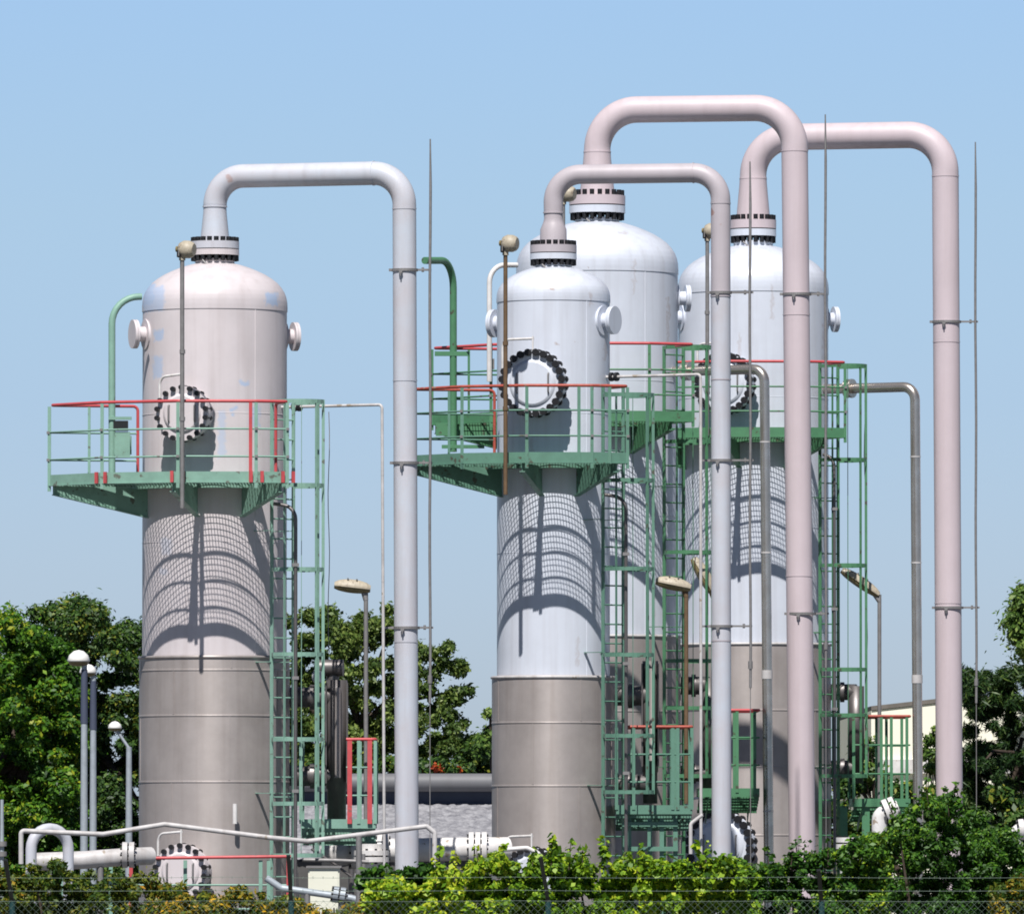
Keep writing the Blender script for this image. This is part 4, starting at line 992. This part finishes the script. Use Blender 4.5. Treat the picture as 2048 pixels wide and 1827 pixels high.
tree('loose olive green tree in the gap between the leftmost and the narrow column', 214, [c for c in fill(560, 960, 1190, 1600, 30, 21, T3, 3)
     if not (c[0] > 900 and 1395 < c[1] < 1500) ] + [(930, 1505, 26), (958, 1512, 24), (945, 1475, 16), (968, 1490, 16), (925, 1440, 14), (950, 1540, 24), (905, 1480, 24)], L_olive2, 110000, .056, 690, 13, depth=2.2, shell=.85, flat=.7)
tree('low dark green tree behind the rounded fascia', 206, fill(620, 985, 1440, 1600, 26, 22, interp([(620, 1500), (880, 1500), (930, 1480), (960, 1440), (985, 1430)]), 4), L_dark, 26000, .065, 900, 14, depth=1.2)
tree('sparse green twigs left of the narrow column cladding', 200, [(978, 1420, 12), (975, 1500, 22), (992, 1480, 30), (985, 1450, 16)], L_olive, 3200, .07, 1000, 31, depth=.5)
o = thing('flowering_shrub', P(880, 1600, 198), 'low shrub with orange red blossom above the grey fascia', 'shrub')
bl = outline_lumps([(850, 1530, 18), (880, 1528, 20), (905, 1526, 16), (930, 1532, 12)], 198, .4, 0, 5)
leaves('foliage', L_dark, bl, 2500, .06, o, 5); leaves('blossom', L_flower, outline_lumps([(850, 1530, 10), (868, 1526, 12), (888, 1530, 12), (912, 1530, 10)], 197.9, .3, 0, 6), 420, .06, o, 6)
T5 = interp([(1905, 1480), (1918, 1335), (1935, 1322), (1950, 1318), (1965, 1345), (1985, 1330), (2000, 1290), (2012, 1292), (2020, 1330), (2060, 1300), (2120, 1290)])
tree('spiky dark pine at the right edge behind the last pink pipe', 184, fill(1910, 2130, 1290, 1720, 28, 20, T5, 7) + [(1930, 1560, 26), (1925, 1620, 30)], L_pine, 75000, .095, 2010, 17, depth=1.8, narrow=.28, name='pine_tree', tr=.11, shell=.8, flat=.8)
tree('round green tree crown cut by the upper right edge', 232, [(2050, 1200, 44), (2060, 1250, 46), (2032, 1245, 20), (2026, 1232, 14), (2040, 1190, 22), (2036, 1175, 12), (2080, 1300, 50), (2040, 1290, 16)], L_olive, 16000, .07, 2080, 18, depth=1.0)
for i, (x, y, r, lb) in enumerate(((1858, 1475, 15, 'thin young tree in front of the cream warehouse wall'), (1725, 1505, 26, 'small green tree behind the low platform near the warehouse'))):
    tree(lb, 215 - i * 5, [(x, y, r), (x + 5, y - 20, r * .6), (x - 8, y + 25, r), (x + 6, y + 30, r), (x, y + 52, r)], L_olive, 1800 + i * 900, .07, x, 40 + i, depth=.6, tr=.06, shell=.9)
tree('row of low dark shrubs along the warehouse foot', 210, fill(1590, 1960, 1545, 1700, 40, 32, interp([(1590, 1560), (1700, 1545), (1800, 1548), (1960, 1545)]), 9), L_dark, 24000, .075, 1800, 19, depth=1.2, name='shrub_row', cat='shrub', group=None)
o_ = tree('far dark hedge line showing low between the columns', 208, fill(1180, 1600, 1640, 1760, 40, 30, None, 10), L_dark, 8000, .08, 1400, 20, depth=1.0, name='far_hedge', cat='hedge', group=None)

def bush(name, label, D, clumps, sets, seed, depth=.8, cat='hedge', group=None, stems=6, shell=.6):
    xs = [c[0] for c in clumps]; base = P(sum(xs) / len(xs), 1700, D); base.z = 0
    root = thing(name, base, label, cat, group)
    s = FPX / D
    lm = outline_lumps(clumps, D, depth, 0, seed)
    for i, (mtl, n, size, frac, nar) in enumerate(sets):
        rs = random.Random(seed + i); sub = rs.sample(lm, max(3, int(len(lm) * frac)))
        if frac >= 1: leaves('foliage', mtl, lm, n, size, root, seed + i, narrow=nar, shell=shell, flat=.6, zmin=.3)
        else: leaves('tinted_foliage', mtl, sub, n, size, root, seed + i, narrow=nar, shell=.25, flat=.6, zmin=.3)
    rs = random.Random(seed)
    m = MB()
    for k in range(stems):
        l = rs.choice(lm)[0]; b = Vector((l[0] + rs.uniform(-.3, .3), l[1] + .1, 0)); m.tube([b, b.lerp(Vector(l), .5) + Vector((.05, 0, 0)), Vector(l)], [.035, .025, .01], 6)
    m.build('stem', M['bark'], root)
    return root
def shoots(root, mtl, pts, D, seed):
    rng = random.Random(seed); lm = []; m = MB()
    for (x, y, h) in pts:
        a, b = P(x, y + h + 25, D), P(x + rng.uniform(-6, 6), y, D); m.tube([a, a.lerp(b, .5), b], [.008, .006, .003], 5)
        n = max(3, int(h / 7))
        for i in range(n):
            c = a.lerp(b, .25 + .75 * i / (n - 1)); q = .05 * (1.25 - i / n * .6); lm.append(((c.x + rng.uniform(-.03, .03), c.y, c.z), (q, q, q)))
    leaves('shoot_leaves', mtl, lm, len(lm) * 12, .034, root, seed, narrow=1.5, shell=.7); m.build('shoot_stem', M['bark'], root)
HT = interp([(735, 1742), (760, 1735), (800, 1738), (850, 1745), (880, 1735), (930, 1715), (980, 1695), (1040, 1700), (1080, 1690), (1130, 1700), (1200, 1712), (1260, 1705), (1330, 1700), (1400, 1692), (1450, 1705), (1500, 1718), (1560, 1715), (1640, 1705), (1720, 1700)])
hd = bush('hedge', 'bright lime green leafy hedge behind the wire fence, filling the middle of the foreground', 102.5, fill(745, 1500, 1685, 1960, 24, 19, HT, 20),
     [(L_hedge, 165000, .031, 1, 1.5)], 50, depth=.55, stems=26, shell=.45)
shoots(hd, L_hedge, [(1000, 1685, 22), (1103, 1662, 50), (1098, 1680, 30), (1133, 1677, 30), (1205, 1670, 42), (1198, 1690, 20), (1270, 1683, 30), (1160, 1690, 20), (955, 1690, 25), (1245, 1700, 20), (1395, 1685, 18), (1405, 1678, 20), (1060, 1695, 14), (1330, 1700, 16), (905, 1700, 30), (868, 1702, 40), (875, 1690, 40)], 102.2, 51)
bush('hedge', 'darker green part of the foreground hedge between the golden bushes and the lime leaves', 103.2, fill(742, 900, 1748, 1960, 28, 22, None, 21), [(L_bush, 14000, .040, 1, 1.4)], 52, depth=.4, stems=8)
BT = interp([(1440, 1712), (1500, 1706), (1560, 1700), (1600, 1690), (1660, 1685), (1720, 1672), (1760, 1640)])
b2 = bush('young_shrub', 'feathery fresh green shrub at the foot of the two pink downpipes', 104.5, fill(1450, 1770, 1680, 1960, 23, 18, BT, 22), [(L_bush, 70000, .029, 1, 1.0), (L_hedge, 10000, .028, .5, .9)], 54, depth=.5, cat='shrub', stems=14)
shoots(b2, L_bush, [(1590, 1672, 30), (1600, 1680, 26), (1575, 1686, 20), (1650, 1675, 26), (1700, 1665, 20), (1530, 1690, 24)], 104.2, 55)
BR = interp([(1690, 1715), (1720, 1685), (1760, 1645), (1800, 1608), (1840, 1576), (1870, 1568), (1900, 1585), (1935, 1612), (1965, 1618), (2000, 1645), (2040, 1665), (2120, 1640)])
b3 = bush('dark_bush', 'tall dark green bush mound in the right foreground', 110, fill(1700, 2130, 1565, 1990, 25, 21, BR, 23), [(L_bush, 150000, .028, 1, .85)], 56, depth=.8, cat='bush', stems=20)
shoots(b3, L_bush, [(1850, 1556, 30), (1890, 1570, 30), (1900, 1560, 36), (1912, 1580, 20), (1830, 1572, 20), (1780, 1600, 20)], 109.5, 57)
bush('dark_bush', 'dark leafy bush close behind the last pink downpipe foot', 171, fill(1905, 2120, 1560, 1800, 40, 30, interp([(1900, 1600), (1950, 1570), (2120, 1560)]), 24), [(L_dark, 12000, .07, 1, 1.0)], 58, depth=.8, cat='bush')
GT = interp([(-60, 1706), (0, 1712), (60, 1708), (120, 1716), (200, 1730), (280, 1738), (340, 1755), (400, 1775), (480, 1770), (560, 1765), (620, 1785), (700, 1800), (760, 1790)])
bush('bronze_bush', 'bronze green bushes behind the fence in the left foreground', 103.5, fill(-80, 470, 1700, 1960, 22, 18, GT, 25), [(L_brown, 60000, .030, 1, .85)], 60, depth=.45, cat='bush', stems=20)
bush('golden_bush', 'golden yellow leaved bush in front of the cream cabinet', 102.8, fill(335, 760, 1760, 1960, 21, 17, interp([(335, 1790), (390, 1775), (480, 1768), (560, 1772), (610, 1795), (660, 1800), (700, 1792), (735, 1770), (760, 1762)]), 26), [(L_brown, 28000, .030, 1, .85), (L_gold, 14000, .030, .55, .85)], 62, depth=.4, cat='bush', stems=16)
bush('golden_bush', 'small golden yellow bush at the right edge of the foreground', 104, fill(1995, 2110, 1740, 1900, 26, 18, interp([(1995, 1745), (2110, 1735)]), 27), [(L_brown, 4000, .034, 1, .8), (L_gold, 2600, .034, .6, .8)], 64, depth=.3, cat='bush', stems=4)

# ------------------------------------------------------------------ chain-link fence
D = 97.0; fx0, fx1 = X(-120, D), X(2160, D); zt = Z(1792, D)
o = thing('chain_link_fence', (0, D, 0), 'green chain link fence topped with barbed wire along the bottom of the picture', 'fence')
m = MB(); st = .072; x = fx0 - zt
while x < fx1 + zt:
    for sg, yo in ((1, -.002), (-1, .002)):
        a, b = (x, 0.02), (x + sg * zt, zt)
        p, q = Vector((a[0], D + yo, a[1])), Vector((b[0], D + yo, b[1]))
        if max(p.x, q.x) > fx0 and min(p.x, q.x) < fx1: m.tube([p, q], 0.0012, 3, cap=False)
    x += st
m.build('wire_mesh', M['wire'], o)
for y in (1746, 1772, 1793):
    m = MB(); z = Z(y, D); n = 60
    m.tube([(fx0 + (fx1 - fx0) * i / n, D - (.06 if y < 1790 else 0), z - .01 * abs(math.sin(i / n * 4 * math.pi))) for i in range(n + 1)], .0016, 4, cap=False)
    if y < 1790:
        x = fx0
        while x < fx1: zz = z - .005; m.tube([(x, D - .075, zz - .012), (x + .01, D - .045, zz + .012)], .0011, 3, cap=False); m.tube([(x + .008, D - .045, zz - .012), (x, D - .075, zz + .012)], .0011, 3, cap=False); x += .1
    m.build('barbed_wire' if y < 1790 else 'top_wire', M['wire'], o)
for (xt, yt, xb) in ((12, 1712, 24), (575, 1703, 580), (1077, 1707, 1092), (1630, 1732, 1637)):
    t = P(xt, yt, D); k = P(xb, 1792, D); b = Vector((k.x + .02, D + .03, 0)); k = Vector((k.x, D + .03, k.z))
    m = MB(); m.tube([b, k], .030, 10); m.build('post', M['postgreen'], o)
    m = MB(); m.bar(k - Vector((0, 0, .02)), Vector((t.x, D - .12, t.z)), .040, .045, up=(0, -1, 0)); m.build('post_arm', M['postblack'], o)
